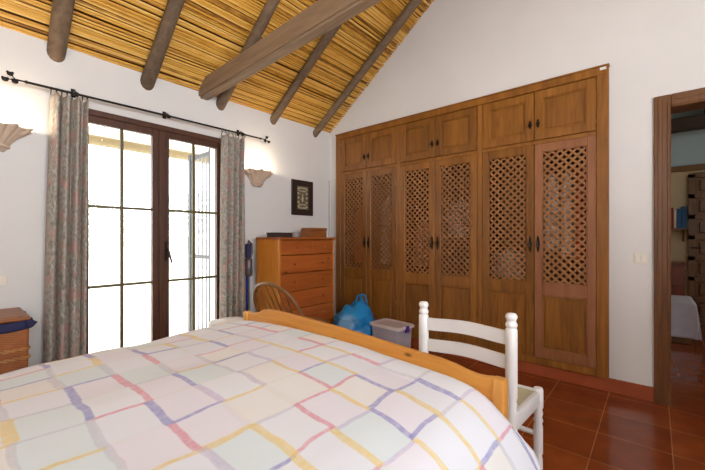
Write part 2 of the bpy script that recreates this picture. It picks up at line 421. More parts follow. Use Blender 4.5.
# unseen window behind the camera, added to go with the fill light
wn = bpy.data.objects.new('fill_window', None); wn.location = (.15, SY-.07, 1.0); COL.objects.link(wn); wn['kind'] = 'structure'
b = B()
for a, c in (((-1.05, 1.0), (1.35, 1.06)), ((-1.05, 2.44), (1.35, 2.5)), ((-1.05, 1.06), (-.99, 2.44)), ((1.29, 1.06), (1.35, 2.44)), ((.12, 1.06), (.18, 2.44))):
    b.box((a[0], SY-.1, a[1]), (c[0], SY-.05, c[1]))
b.build('window_frame', 'window_wood', wn)
# cane ceiling: each reed of the thatch is modelled
bm = bmesh.new(); tone = bm.verts.layers.float.new('tone')
dy, dz = -1/math.hypot(1, .725), .725/math.hypot(1, .725)   # up the slope
ny, nz = -.725/math.hypot(1, .725), -1/math.hypot(1, .725)  # facing the room (down)
L = (Y0-YR)*math.hypot(1, .725)
s = .0
while s < L:
    r = random.uniform(.0065, .0105)
    tn0 = random.random(); prev = None
    x = WX-.02; off = random.uniform(-.003, .003); drop = random.uniform(-.004, .004)
    if random.random() < .10: tn0 *= .1
    xs = [x]
    while xs[-1] < X0: xs.append(min(X0, xs[-1]+random.uniform(.3, .8)))
    ph = random.uniform(0, 6)
    for k, xx in enumerate(xs):
        so = s+off+.004*math.sin(xx*1.7+ph); dr = drop+.003*math.sin(xx*2.3+ph*2)
        cy, cz = Y0+dy*so-ny*(dr+.011), 2.5+dz*so-nz*(dr+.011)
        tn = min(1, max(0, tn0+random.uniform(-.12, .12)))
        ring = []
        for q in range(6):
            a = 2*PI*q/6; u, w = math.cos(a)*r, math.sin(a)*r
            v = bm.verts.new((xx, cy+dy*u+ny*w, cz+dz*u+nz*w)); v[tone] = tn; ring.append(v)
        if prev:
            for q in range(6): bm.faces.new((prev[q], prev[(q+1) % 6], ring[(q+1) % 6], ring[q]))
        prev = ring
    s += r*2*random.uniform(.96, 1.12)
    if random.random() < .07: s += random.uniform(.003, .008)
bmesh.ops.recalc_face_normals(bm, faces=bm.faces[:])
b = B(); b.bm.free(); b.bm = bm
ceiling = struct('ceiling', b, 'cane', smooth='all')
b = B()
b.prism([(yo, ceil(yo)+.042), (YR, ceil(YR)+.042), (YR, ceil(YR)+.12), (yo, ceil(yo)+.12)], 0, WX-.12, X0+.15)
b.prism([(YR, ceil(YR)+.042), (SY-.14, ceil(SY-.14)+.035), (SY-.14, ceil(SY-.14)+.12), (YR, ceil(YR)+.12)], 0, WX-.12, X0+.15)
struct('ceiling_backing', b, 'soffit')

# round log rafters
def rafter(x, seed, skew=0, R0=.048):
    rr = random.Random(seed); n = 16; pts, rs = [], []
    for k in range(n+1):
        t = k/n; y = Y0+.08+(YR-Y0-.08)*t
        pts.append((x-skew*t+.010*math.sin(t*5+seed), y, ceil(y)-.060+.006*math.sin(t*7+seed*2))); rs.append(R0+.005*math.sin(t*4+seed)+rr.uniform(-.0015, .0015))
    return pts, rs
rl = [(.51, 'round log rafter furthest left, above the left curtain'), (1.09, 'round log rafter above the glazed double doors'),
      (1.745, 'round log rafter whose foot shows just right of the square beam end'), (2.37, 'round log rafter running up between the crossing beam and the gable wall rafter'),
      (3.0, 'round log rafter nearest the white gable wall')]
for i, (x, lab) in enumerate(rl):
    p_, r_ = rafter(x, i+1, .13 if i == 0 else 0, .043 if i == 4 else .048)
    o = B().tube(p_, r_, 14).build('roof_rafter', 'rafter', smooth=True, angle=60)
    tag(o, lab, 'beam', 'round roof rafters')
# squared tie beam, slightly skewed
t = math.tan(math.radians(1.8)); b = B(); ln = Y0-SY
bb = bmesh.new(); bmesh.ops.create_cube(bb, size=1)
for v in bb.verts: v.co = Vector((v.co.x*.098, v.co.y*(ln+.1), v.co.z*.17))
bmesh.ops.bevel(bb, geom=[e for e in bb.edges if abs(e.verts[0].co.y-e.verts[1].co.y) > 1], offset=.016, segments=2, affect='EDGES')
bmesh.ops.subdivide_edges(bb, edges=[e for e in bb.edges if abs(e.verts[0].co.y-e.verts[1].co.y) > 1], cuts=20)
for v in bb.verts: v.co += Vector((.004*math.sin(v.co.y*4), 0, .004*math.sin(v.co.y*3+1)))
b._add(bb, Matrix.Translation((1.58-t*ln/2, Y0-ln/2+.04, 2.518)) @ Matrix.Rotation(-math.radians(1.8), 4, 'Z'))
o = b.build('tie_beam', 'beam', smooth=True); tag(o, 'thick squared grey brown beam crossing level below the cane ceiling', 'beam')

# skirting
b = B().box((X0-.012, .0, 0), (X0+.01, 3.18, .10), .002); struct('baseboard_east', b, 'skirting')
b = B().box((WX, Y0-.012, 0), (.58, Y0+.01, .10), .002).box((1.81, Y0-.012, 0), (X0, Y0+.01, .10), .002); struct('baseboard_north', b, 'skirting')

# door casing to the hall
dr = bpy.data.objects.new('door_1', None); dr.location = (X0, -.5, 0); COL.objects.link(dr); dr['kind'] = 'structure'
for y0, y1, z0, z1 in ((.007, -.082, 0, 2.134), (-.92, -1.01, 0, 2.134), (-.082, -.92, 2.045, 2.134)):
    s_ = 1 if y0 > -.5 else -1
    b = B()
    b.box((X0-.022, min(y0, y1), z0), (X0+.0, max(y0, y1), z1), .004)
    if z0 == 0:
        a = y0 if s_ > 0 else y1; ii = y1 if s_ > 0 else y0
        b.box((X0-.027, a-s_*.02, 0), (X0-.02, a-s_*.045, z1-.02), .003); b.box((X0-.030, ii+s_*.02, 0), (X0-.02, ii+s_*.008, z1-.06), .003)
        b.box((X0, ii+s_*.04, 0), (X0+.17, ii, z1-.05), .003)
    else:
        b.box((X0-.027, y1+.02, z1-.045), (X0-.02, y0-.02, z1-.02), .003); b.box((X0-.030, y1, z0+.01), (X0-.02, y0, z0+.022), .003)
        b.box((X0, y1, z0-.001), (X0+.17, y0, z0+.03), .003)
    b.build('casing', 'doorframe', dr)

# ------------------------------------------------------------------ glazed double doors to the terrace
wd = bpy.data.objects.new('window_1', None); wd.location = (1.235, Y0, 0); COL.objects.link(wd); wd['kind'] = 'structure'
b = B(); y1, y2 = Y0-.02, Y0+.06
b.box((.62, y1, 0), (.648, y2, 2.06), .003); b.box((1.742, y1, 0), (1.77, y2, 2.06), .003); b.box((.62, y1, 2.06), (1.77, y2, 2.105), .003)
b.build('window_frame', 'window_wood', wd)
def leaf(x0, x1, inner):
    """one glazed leaf: stiles, rails, glazing bars, panes"""
    lw, rw = (.052, .068) if inner == 'r' else (.063, .04)
    gx0, gx1, gz0, gz1 = x0+lw, x1-rw, .18, 2.005
    b = B(); ya, yb = Y0-.012, Y0+.035
    b.box((x0, ya, .02), (gx0, yb, 2.06), .003); b.box((gx1, ya, .02), (x1, yb, 2.06), .003)
    b.box((gx0, ya, .02), (gx1, yb, gz0), .003); b.box((gx0, ya, gz1), (gx1, yb, 2.06), .003)
    lf = b.build('door_leaf', 'window_wood', wd)
    b = B(); xm = (gx0+gx1)/2
    b.box((xm-.0105, Y0, gz0), (xm+.0105, Y0+.022, gz1))
    for z in (1.387, .782): b.box((gx0, Y0-.001, z-.010), (gx1, Y0+.021, z+.010))
    b.build('glazing_bars', 'muntin', lf)
    B().box((gx0-.002, Y0+.010, gz0-.002), (gx1+.002, Y0+.014, gz1+.002)).build('glass_pane', 'glass', lf)
    return lf
l1 = leaf(.648, 1.203, 'r'); l2 = leaf(1.205, 1.742, 'l')
B().box((1.18, Y0-.024, .02), (1.23, Y0-.010, 2.06), .004).build('cover_strip', 'window_wood', wd)
b = B().box((1.222, Y0-.032, .96), (1.246, Y0-.020, 1.12), .003); b.tube([(1.234, Y0-.02, 1.06), (1.234, Y0-.065, 1.06), (1.240, Y0-.075, 1.03), (1.262, Y0-.078, .94)], [.009, .009, .01, .007], 8)
b.build('door_handle', 'black', l2, smooth=True)

# ------------------------------------------------------------------ terrace outside
struct('terrace_floor', B().box((-8, Y0+.25, -.14), (16, 30, -.04)), 'stone')
b = B().box((-8, 14, -.1), (16, 14.3, 1.1)); o = b.build('garden_wall', 'out_wall'); o['kind'] = 'structure'
b = B().box((-2.0, Y0+.25, 2.86), (5.0, 5.34, 2.95)); o = b.build('porch_shade_roof', 'out_wall'); o['kind'] = 'structure'  # unseen solid roof, added to shade the blind and keep the sun out
b = B().box((-2.0, 5.2, 2.42), (5.0, 5.34, 2.52), .01)
for x in (-1.9, 4.9): b.box((x-.07, 5.2, -.05), (x+.07, 5.34, 2.42), .01)
for k in range(18): b.box((-1.9+k*.4, 5.23, 2.52), (-1.87+k*.4, 5.28, 2.78))
b.box((-2.0, 5.2, 2.78), (5.0, 5.34, 2.84))
po = b.build('porch_frame', 'out_wall'); tag(po, 'pale porch frame beyond the glazed doors', 'porch')
bl = thing('cane_blind', 'tan cane blind rolled up along the porch edge outside the doors', 'blind', (1.5, 5.16, 2.4))
B().tube([(-1.8, 5.13, 2.33), (4.8, 5.13, 2.33)], .062, 14).build('roll', 'tan_cane', bl, smooth=True)
b = B()
for x in (.3, 1.25, 1.95, 2.7): b = B(); b.tube([(x, 5.13, 2.43), (x, 5.13+.066, 2.33), (x, 5.13, 2.263), (x, 5.13-.066, 2.33), (x, 5.13, 2.43)], .004, 5); b.build('cord', 'white_metal', bl)
# security gate swung outwards
gt = thing('security_gate', 'grey wrought iron gate with scrolls, swung open outside the right glass leaf', 'gate', (1.78, Y0+.3, 0))
b = B(); gx = 1.79; ya, yb = Y0+.27, Y0+.80
for y in (ya, yb-.06): b.box((gx, y, .02), (gx+.04, y+.06, 2.08), .004)
for z in (.05, .95, 2.03): b.box((gx+.005, ya, z-.02), (gx+.03, yb, z+.02))
b.build('gate_frame', 'grey_metal', gt)
b = B()
for k in range(1, 5):
    y = ya+.05+(yb-ya-.1)*k/5; b.tube([(gx+.018, y, .05), (gx+.018, y, 2.03)], .008, 6)
b.build('bars', 'gate_bar', gt)
for z0 in (1.25, 1.5):
    for sgn in (-1, 1):
        b = B()
        pts = []
        for k in range(22):
            a = k/21*2.6*PI; rad = .012+.055*(1-k/21)
            pts.append((gx+.018, (ya+yb)/2+sgn*(.02+rad*math.cos(a)), z0+sgn*.06+rad*math.sin(a)))
        b.tube(pts, .006, 5); b.build('scroll', 'gate_bar', gt)
# garden shrubs, glare painted into their pale leaf and stem colours
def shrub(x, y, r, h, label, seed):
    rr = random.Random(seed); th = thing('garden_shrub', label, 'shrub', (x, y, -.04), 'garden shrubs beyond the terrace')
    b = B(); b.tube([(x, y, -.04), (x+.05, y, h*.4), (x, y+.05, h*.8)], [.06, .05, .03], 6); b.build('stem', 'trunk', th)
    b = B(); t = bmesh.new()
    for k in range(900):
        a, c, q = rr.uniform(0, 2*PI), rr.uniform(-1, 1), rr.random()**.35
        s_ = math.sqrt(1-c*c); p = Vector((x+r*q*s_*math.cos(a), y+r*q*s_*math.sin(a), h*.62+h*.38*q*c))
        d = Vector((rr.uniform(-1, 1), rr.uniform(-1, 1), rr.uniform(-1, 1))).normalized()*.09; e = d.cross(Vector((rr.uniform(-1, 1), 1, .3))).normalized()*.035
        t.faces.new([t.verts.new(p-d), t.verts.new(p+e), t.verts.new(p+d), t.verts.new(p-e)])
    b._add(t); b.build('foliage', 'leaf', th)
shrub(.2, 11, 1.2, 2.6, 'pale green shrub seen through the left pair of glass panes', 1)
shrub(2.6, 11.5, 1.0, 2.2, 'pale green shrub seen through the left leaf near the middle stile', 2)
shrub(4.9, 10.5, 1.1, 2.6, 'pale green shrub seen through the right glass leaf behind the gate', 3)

# ------------------------------------------------------------------ built-in wardrobe
XF = 3.22
wr = thing('wardrobe', 'built-in honey coloured wooden wardrobe with six lattice doors and six top doors', 'wardrobe', (XF, 1.65, .1))
YW = [(.337, .765), (.768, 1.200), (1.250, 1.675), (1.678, 2.090), (2.133, 2.550), (2.553, 2.958)]
b = B(); zt = 2.445
b.box((XF-.012, .262, .10), (X0+.02, .337, 2.372), .004); b.box((XF-.012, 2.960, .10), (X0+.02, 3.035, 2.372), .004)
b.box((XF-.012, .262, 2.372), (X0+.02, 3.035, zt), .004); b.box((XF-.024, .256, 2.427), (X0-.001, 3.041, zt-.004), .005)
b.box((XF+.003, .33, .10), (X0+.02, 2.97, .158), .003)
for y in (1.225, 2.1115): b.box((XF-.004, y-.024, .158), (X0+.02, y+.022, 2.372), .003)
b.box((XF+.003, .337, 1.930), (X0+.02, 2.96, 1.962), .002)
b.build('frame', 'wardrobe', wr)
B().box((XF-.0145, .275, 2.405), (XF-.0115, .315, 2.425)).build('pale_chip', 'plaster', wr)
b = B()
b.box((X0+.02, .27, .10), (X0+.62, .285, 2.42)); b.box((X0+.02, 3.015, .10), (X0+.62, 3.03, 2.42)); b.box((X0+.60, .285, .10), (X0+.62, 3.015, 2.42))
for z in (.105, 1.94, 2.40): b.box((X0+.02, .285, z), (X0+.60, 3.015, z+.018))
for y in (1.225, 2.1115): b.box((X0+.02, y-.009, .123), (X0+.60, y+.009, 1.94))
b.build('carcass', 'darkwood', wr)
for i_, (a_, c_) in enumerate(((.285, 1.216), (1.234, 2.10), (2.12, 3.015))):
    B().tube([(X0+.3, a_, 1.82), (X0+.3, c_, 1.82)], .012, 8).build('hanging_rail', 'iron', wr, smooth=True)

def clip(poly, y0, y1, z0, z1):
    def cut(P, ins, inter):
        out = []
        for i in range(len(P)):
            a, b_ = P[i-1], P[i]
            if ins(b_):
                if not ins(a): out.append(inter(a, b_))
                out.append(b_)
            elif ins(a): out.append(inter(a, b_))
        return out
    def ix(k, val): return lambda a, b_: tuple(a[j]+(b_[j]-a[j])*((val-a[k])/(b_[k]-a[k])) for j in (0, 1))
    for k, val, sg in ((0, y0, 1), (0, y1, -1), (1, z0, 1), (1, z1, -1)):
        if not poly: return poly
        poly = cut(poly, (lambda p, k=k, val=val, sg=sg: sg*(p[k]-val) >= 0), ix(k, val))
    return poly
def lattice(b, y0, y1, z0, z1, pitch=.0420, w=.0172):
    cy, cz = (y0+y1)/2, (z0+z1)/2
    D = math.hypot(y1-y0, z1-z0); n = int(D/pitch)+2; r2 = math.sqrt(.5)
    for lay, sg in ((0, 1), (1, -1)):
        for k in range(-n, n+1):
            d = (k+.5)*pitch
            dirv = (r2, sg*r2); nv = (-sg*r2, r2)
            c = (cy+nv[0]*d, cz+nv[1]*d); P = []
            for s1, s2 in ((-1, -1), (1, -1), (1, 1), (-1, 1)):
                P.append((c[0]+dirv[0]*D*s1+nv[0]*w/2*s2, c[1]+dirv[1]*D*s1+nv[1]*w/2*s2))
            P = clip(P, y0, y1, z0, z1)
            if len(P) >= 3:
                xa_ = XF+.006+lay*.0042
                try: b.prism(P, 0, xa_, xa_+.006)
                except Exception: pass
def frame_door(y0, y1, z0, z1, sw, rails, mat, name='door'):
    """stile and rail door with moulded edges; rails = list of (z0,z1)"""
    b = B(); x0, x1 = XF-.004, XF+.018
    b.box((x0, y0+.001, z0), (x1, y0+sw, z1), .003); b.box((x0, y1-sw, z0), (x1, y1-.001, z1), .003)
    for a, c in rails: b.box((x0+.0005, y0+sw-.002, a), (x1, y1-sw+.002, c), .003)
    # bead round each opening
    for i in range(len(rails)-1):
        a, c = rails[i][1], rails[i+1][0]; ya, yb = y0+sw, y1-sw
        for p, q in (((ya, a), (yb, a+.007)), ((ya, c-.007), (yb, c)), ((ya, a), (ya+.007, c)), ((yb-.007, a), (yb, c))):
            b.box((x0+.003, p[0], p[1]), (x0+.012, q[0], q[1]), .001)
    d = b.build(name, mat, wr)
    return d
def handle(y, z, parent, h=.07):
    b = B(); b.prism([(y-.008, z-h*.6), (y-.011, z-h*.2), (y-.016, z), (y-.011, z+h*.2), (y-.008, z+h*.6), (y, z+h*.85), (y+.008, z+h*.6), (y+.011, z+h*.2), (y+.016, z), (y+.011, z-h*.2), (y+.008, z-h*.6), (y, z-h*.85)], 0, XF-.008, XF-.003)
    b.tube([(XF-.006, y, z+h*.28), (XF-.026, y, z+h*.2), (XF-.026, y, z-h*.3), (XF-.012, y, z-h*.45)], [.004, .005, .006, .004], 8)
    b.build('handle', 'black', parent, smooth=True)
for i, (y0, y1) in enumerate(YW):
    mat = 'wardrobe_pink' if i == 0 else 'wardrobe'
    sw = .066
    # lower lattice door
    sw = .058
    d = frame_door(y0, y1, .160, 1.928, sw, [(.160, .240), (.680, .782), (1.862, 1.928)], mat)
    if i == 0: d['label'] = 'paler reddish lattice door at the right end'
    b = B(); lattice(b, y0+sw, y1-sw, .782, 1.862); b.build('lattice_panel', 'lattice', d)
    b = B().box((XF+.010, y0+sw-.004, .236), (XF+.017, y1-sw+.004, .684)); b.box((XF+.004, y0+sw+.022, .262), (XF+.012, y1-sw-.022, .658), .004)
    b.build('panel', 'wardrobe', d)
    hy = y1-.028 if i % 2 == 0 else y0+.030
    handle(hy, 1.10, d, .085)
    # hinges on the other edge
    hg = y0+.004 if i % 2 == 0 else y1-.004
    for z in (.45, 1.12, 1.75): B().tube([(XF-.006, hg, z-.025), (XF-.006, hg, z+.025)], .005, 6).build('hinge', 'brass', d)
    # upper door
    u = frame_door(y0, y1, 1.965, 2.368, .066, [(1.965, 2.030), (2.303, 2.368)], 'wardrobe')
    b = B().box((XF+.010, y0+.062, 2.026), (XF+.017, y1-.062, 2.307)); b.box((XF+.005, y0+.085, 2.05), (XF+.012, y1-.085, 2.283), .004)
    b.build('panel', 'wardrobe', u)
    handle(hy, 2.10, u, .045)
    for z in (2.03, 2.30): B().tube([(XF-.006, hg, z-.018), (XF-.006, hg, z+.018)], .005, 6).build('hinge', 'brass', u)
# clothes faintly seen through the lattice
def cloth_mat(name, c1, c2, sc):
    m, nt, p = new_mat(name)
    v = N(nt, 'ShaderNodeTexVoronoi'); v.inputs['Scale'].default_value = sc; nt.links.new(coords(nt), v.inputs[0])
    nt.links.new(ramp(nt, v.outputs['Distance'], [(.3, c1), (.45, c2)]), p.inputs[0]); p.inputs['Roughness'].default_value = .9; return m
cm = {'white': cloth_mat('white_spotted_cotton', srgb(150, 130, 120), srgb(232, 226, 218), 22), 'red': cloth_mat('red_patterned_cloth', srgb(214, 60, 40), srgb(200, 90, 60), 14),
      'grey': cloth_mat('grey_cloth', srgb(190, 180, 170), srgb(205, 196, 186), 9), 'pink': cloth_mat('dull_pink_cloth', srgb(190, 120, 110), srgb(205, 150, 136), 10)}
def garment(y, w, ztop, zbot, mat, label, tw=.0):
    th = thing('hanging_garment', label, 'garment', (X0+.12, y, zbot), 'clothes hanging inside the wardrobe')
    def fn(u, v):
        ang = 2*PI*u; z = ztop-(ztop-zbot)*v
        sh = min(1, .25+v*6) if v < .15 else 1
        rx = .035+.015*v; ry = w/2*sh*(1+.15*v)
        fold = 1+.10*math.sin(ang*5+v*3)*min(1, v*3)
        return (X0+.12+rx*math.cos(ang)*fold, y+ry*math.sin(ang)*fold, z-.04*(abs(math.sin(ang)) if v < .12 else 0))
    B().grid(fn, 40, 16).build('cloth', cm[mat], th, smooth='all')
    B().tube([(X0+.12, y-w*.35, ztop-.02), (X0+.12, y, ztop+.02), (X0+.12, y+w*.35, ztop-.02)], .004, 6).build('hanger', 'iron', th)
for a in ((.665, .095, 1.72, 1.05, 'white', 'white spotted garment behind the rightmost lattice door, left side'),
          (.555, .07, 1.74, 1.0, 'white', 'pale spotted garment behind the middle of the rightmost lattice door'),
          (.46, .07, 1.76, .95, 'red', 'red garment behind the rightmost lattice door'),
          (1.0, .30, 1.05, .80, 'grey', 'grey cloth hanging low behind the second lattice door from the right'),
          (1.47, .28, 1.55, 1.15, 'grey', 'pale grey garment behind the third lattice door from the right'),
          (1.88, .26, 1.35, .85, 'pink', 'dull pink garment behind the third lattice door from the left'),
          (2.32, .26, 1.65, .85, 'grey', 'pale grey garment behind the second lattice door from the left'),
          (2.76, .20, 1.55, .85, 'red', 'red garment behind the leftmost lattice door')):
    garment(*a)

# ------------------------------------------------------------------ curtain rod and curtains
YC = 3.09; zr = 2.172
rd = thing('curtain_rod', 'dark iron curtain rod with leaf finials above the glazed doors', 'curtain rod', (1.25, YC, zr))
B().tube([(.36, YC, zr-.012), (1.25, YC, zr), (2.13, YC, zr+.005)], .0085, 8).build('pole', 'iron', rd, smooth=True)
for x, sg, z in ((.36, -1, zr-.012), (2.13, 1, zr+.005)):
    b = B(); b.lathe_x([(.0085, 0), (.012, .01), (.006, .02), (.005, .06), (.009, .07)], (x, YC, z), (sg, 0, 0), 8)
    for a in (90, -30, 210):
        c = Vector((x+sg*.085+math.cos(math.radians(a))*.026*sg, YC, z+math.sin(math.radians(a))*.028))
        b.tube([(x+sg*.06, YC, z), c], .0035, 5); b.sphere(c, .017, (1, .45, .85), 2)
        for k in (-1, 1): b.sphere(c+Vector((k*.011, -.002, .008)), .009, (1, .5, 1), 1)
    b.build('finial', 'iron', rd, smooth=True)
for x in (.61, 1.23, 1.93):
    z = zr-.012+(.017)*(x-.36)/1.77
    b = B(); b.tube([(x, Y0, z+.03), (x, YC+.03, z+.03), (x, YC, z+.012)], .006, 6); b.tube([(x-.012, YC, z), (x+.012, YC, z)], .016, 8); b.box((x-.014, Y0-.006, z), (x+.014, Y0, z+.06), .002)
    b.build('bracket', 'iron', rd, smooth=True)
def curtain(x0, x1, x0b, x1b, folds, seed, label, zb):
    rr = random.Random(seed); ph = rr.uniform(0, 6)
    th = thing('curtain', label, 'curtain', ((x0+x1)/2, YC, zb), 'curtains of the glazed doors')
    zt_ = zr-.035; nr = 8
    def fn(u, v):
        a = x0+(x1-x0)*u; c = x0b+(x1b-x0b)*u; x = a+(c-a)*v**.8
        amp = .026+.014*v
        y = YC-.004+amp*math.sin(u*folds*2*PI+ph)+.008*math.sin(u*folds*4.3*PI+v*3+ph)
        x += .010*math.sin(u*folds*2*PI+ph+1.2)*(.4+v)
        sag = .018*abs(math.sin(u*(nr-1)*PI))*max(0, 1-v*25)
        return (x, y-.02*0, zt_-(zt_-zb)*v-sag)
    B().grid(fn, 130, 50, lambda u, v: (u*1.15, v*2.1)).build('fabric', 'curtain', th, smooth='all', solid=.003)
    for k in range(nr):
        u = k/(nr-1); x = x0+(x1-x0)*u; y = YC-.004+.026*math.sin(u*folds*2*PI+ph)
        z = zr-.012+(.017)*(x-.36)/1.77
        pts = [(x+.0015*math.sin(q), YC+.015*math.cos(q), z-.006+.015*math.sin(q)) for q in [2*PI*j/12 for j in range(12)]]
        b = B().tube(pts, .0022, 5, closed=True); b.tube([(x, YC, z-.021), (x, (y+YC)/2, z-.03), (x, y, zt_-.008)], .003, 5)
        b.build('curtain_ring', 'iron', th, smooth=True)
curtain(.475, .675, .425, .665, 3.5, 3, 'grey floral curtain bunched left of the glazed doors', .06)
curtain(1.715, 1.955, 1.69, 1.95, 4, 8, 'grey floral curtain bunched right of the glazed doors', .06)

# ------------------------------------------------------------------ plaster shell sconces
def sconce(cx_, cz, label):
    th = thing('wall_sconce', label, 'wall lamp', (cx_, Y0, cz), 'plaster shell wall lamps')
    H = .13
    def fn(u, v):
        a = PI*(u)                      # half circle out of the wall
        fl = abs(math.sin(a*4.5))
        t_ = v
        rad = .060+(.100+.016*fl)*(t_**1.6)
        if t_ < .18: rad = .060+.012*math.sin(t_/.18*PI)
        rib = 1+.08*math.cos(a*18)*t_
        z = cz-H*.5+H*t_+(.014*fl*t_**3)
        return (cx_+math.cos(a)*rad*rib*1.0, Y0-.0-math.sin(a)*rad*rib*.82, z)
    B().grid(fn, 72, 18).build('shell', 'sconce', th, smooth='all', solid=.008)
    b = B()
    b.tube([(cx_-.0, Y0-.003, cz-H*.5), (cx_, Y0-.003, cz-H*.5-.022)], [.06, .045], 20, flat=1)
    t = bmesh.new(); t.from_mesh(bpy.data.meshes.new('e')); t.free()
    # keep the half that is in front of the wall
    bmesh.ops.bisect_plane(b.bm, geom=b.bm.verts[:]+b.bm.edges[:]+b.bm.faces[:], plane_co=(0, Y0, 0), plane_no=(0, 1, 0), clear_outer=True)
    b.build('base', 'sconce', th, smooth=True)
    # leaf scrolls at the sides
    for sg in (-1, 1):
        b = B()
        pts = [(cx_+sg*(.085+.075*t_), Y0-.03-.02*math.sin(t_*PI), cz+.052-.035*(1-t_)**2+.006*math.sin(t_*9)) for t_ in [k/8 for k in range(9)]]
        b.tube(pts, [.012+.010*math.sin(k/8*PI) for k in range(9)], 8, flat=.8)
        for k in range(4): b.sphere((cx_+sg*(.10+.02*k), Y0-.04, cz+.040+.008*k), .014, (1, .7, .8), 1)
        b.build('scroll', 'sconce', th, smooth='all')
    B().lathe([(.006, -.03), (.010, -.02), (.010, 0), (.018, .02), (.018, .035), (.012, .048), (0, .055)], (cx_, Y0-.052, cz-.01), 12).build('bulb', emis('bulb_glow', (1, .85, .6, 1), 10), th, smooth='all')
    light('sconce_lamp', 'POINT', (cx_, Y0-.095, cz+.085), 5.0, (1, .87, .66), radius=.025)
sconce(2.147, 1.775, 'small white shell wall lamp, lit, between right curtain and picture')
sconce(.21, 1.79, 'shell wall lamp, lit, left of the left curtain at the picture edge')

# ------------------------------------------------------------------ picture
pc = thing('framed_picture', 'small upright picture in a wide dark frame above the chest', 'picture', (2.77, Y0-.01, 1.42))
px0, px1, pz0, pz1 = 2.612, 2.938, 1.418, 1.83
b = B(); wy = Y0-.022
for a, c in (((px0, pz0), (px1, pz0+.068)), ((px0, pz1-.068), (px1, pz1)), ((px0, pz0+.06), (px0+.075, pz1-.06)), ((px1-.075, pz0+.06), (px1, pz1-.06))):
    b.box((a[0], wy, a[1]), (c[0], Y0-.001, c[1]), .003)
b.build('frame', 'frame_black', pc)
B().box((px0+.07, wy+.008, pz0+.062), (px1-.07, Y0-.003, pz1-.062)).build('backing', plain('speckled_brown_ground', srgb(132, 116, 92), .7, .35, 60), pc)
b = B(); yy = wy+.006
gx0_, gx1_, gz0_, gz1_ = px0+.082, px1-.082, pz0+.076, pz1-.076
for k in range(5):
    z = gz0_+(gz1_-gz0_)*(k+.5)/5
    for sx in (gx0_+.018, gx1_-.018): b.sphere((sx, yy+.002, z), .015, (1, .25, .9), 2)
for k in range(6):
    x = gx0_+.03+(gx1_-gx0_-.06)*k/5
    for z in (gz0_+.012, gz0_+.05, gz1_-.05, gz1_-.014): b.sphere((x, yy+.002, z), .010, (.9, .3, 1.2), 1)
b.sphere(((gx0_+gx1_)/2, yy+.002, (gz0_+gz1_)/2+.035), .013, (1, .3, 1), 2); b.sphere(((gx0_+gx1_)/2, yy+.002, (gz0_+gz1_)/2-.01), .02, (.8, .2, 1.9), 2)
b.build('relief', plain('pale_gilt', srgb(206, 198, 160), .5, .2, 30), pc, smooth='all')

# cable cover in the corner, switches
o = B().box((3.222, Y0-.014, 1.165), (3.238, Y0-.001, 1.885), .002).build('cable_cover', plain('grey_cable_cover', srgb(196, 190, 186), .6, .02, 5)); tag(o, 'thin pale vertical cable cover in the room corner', 'cable cover')
sw = thing('light_switch', 'white double light switch between wardrobe and hall door', 'light switch', (X0, .078, 1.0))
B().box((X0-.009, .036, .964), (X0, .118, 1.040), .003).build('plate', 'plastic_white', sw)
for k in (0, 1): B().box((X0-.013, .043+k*.035, .976), (X0-.008, .076+k*.035, 1.028), .002).build('rocker', 'plastic_white', sw)
sw = thing('wall_socket', 'white socket plate on the wall above the wicker hamper', 'socket', (.2, Y0, .86))
B().box((.13, Y0-.009, .845), (.272, Y0, .905), .003).build('plate', 'plastic_white', sw)
for k in (0, 1): B().box((.142+k*.062, Y0-.012, .853), (.198+k*.062, Y0-.008, .897), .002).build('rocker', 'plastic_white', sw)

# ------------------------------------------------------------------ chest of drawers
cx0, cx1, cy0, cy1 = 2.075, 2.83, 2.70, 3.07
ch = thing('chest_of_drawers', 'tall orange pine chest of drawers against the window wall', 'chest of drawers', (2.45, 2.9, 0))
b = B()
for x in (cx0, cx1-.02): b.box((x, cy0+.004, 0), (x+.02, cy1, 1.135), .003)
b.box((cx0+.02, cy1-.012, .05), (cx1-.02, cy1, 1.135)); b.box((cx0+.02, cy0+.02, .05), (cx1-.02, cy1-.012, .07))
b.build('carcass', 'chest_lit', ch)
B().box((cx0-.010, cy0-.014, 1.135), (cx1+.010, cy1+.005, 1.157), .004, 2).build('top', 'chest', ch)
B().box((cx0+.02, cy0+.01, 0), (cx1-.02, cy0+.03, .07)).build('plinth', 'chest', ch)
rows = [(.075, .268), (.273, .446), (.451, .625), (.630, .803), (.808, .981), (.986, 1.13)]
for r_, (z0, z1) in enumerate(rows):
    cols = [(cx0+.022, cx1-.022)] if r_ < 5 else [(cx0+.022, (cx0+cx1)/2+.04), ((cx0+cx1)/2+.043, cx1-.022)]
    for (a, c) in cols:
        d = B().box((a, cy0, z0), (c, cy0+.018, z1-.002), .005, 2).build('drawer', 'chest', ch)
        kx = [(a+c)/2] if len(cols) == 2 else [a+.16, c-.16]
        for k in kx:
            B().lathe_x([(.007, 0), (.007, .008), (.014, .014), (.015, .022), (.008, .028), (0, .029)], (k, cy0, (z0+z1)/2), (0, -1, 0), 12).build('knob', 'chest', d, smooth='all')
o = thing('flat_box', 'low dark box lying on the left of the chest top', 'box', (2.22, 2.9, 1.157))
B().box((2.12, 2.83, 1.157), (2.35, 2.96, 1.19), .003).build('body', 'soot', o); B().box((2.115, 2.825, 1.19), (2.355, 2.965, 1.205), .003).build('lid', 'soot', o)
o = B().box((2.33, 2.78, 1.157), (2.385, 2.82, 1.207), .006, 2).box((2.335, 2.785, 1.203), (2.38, 2.815, 1.212), .002).build('small_tin', 'teal_pot'); tag(o, 'tiny pale tin in front of the low dark box', 'tin')
o = thing('wooden_box', 'brown wooden box on the right of the chest top', 'box', (2.7, 2.9, 1.157))
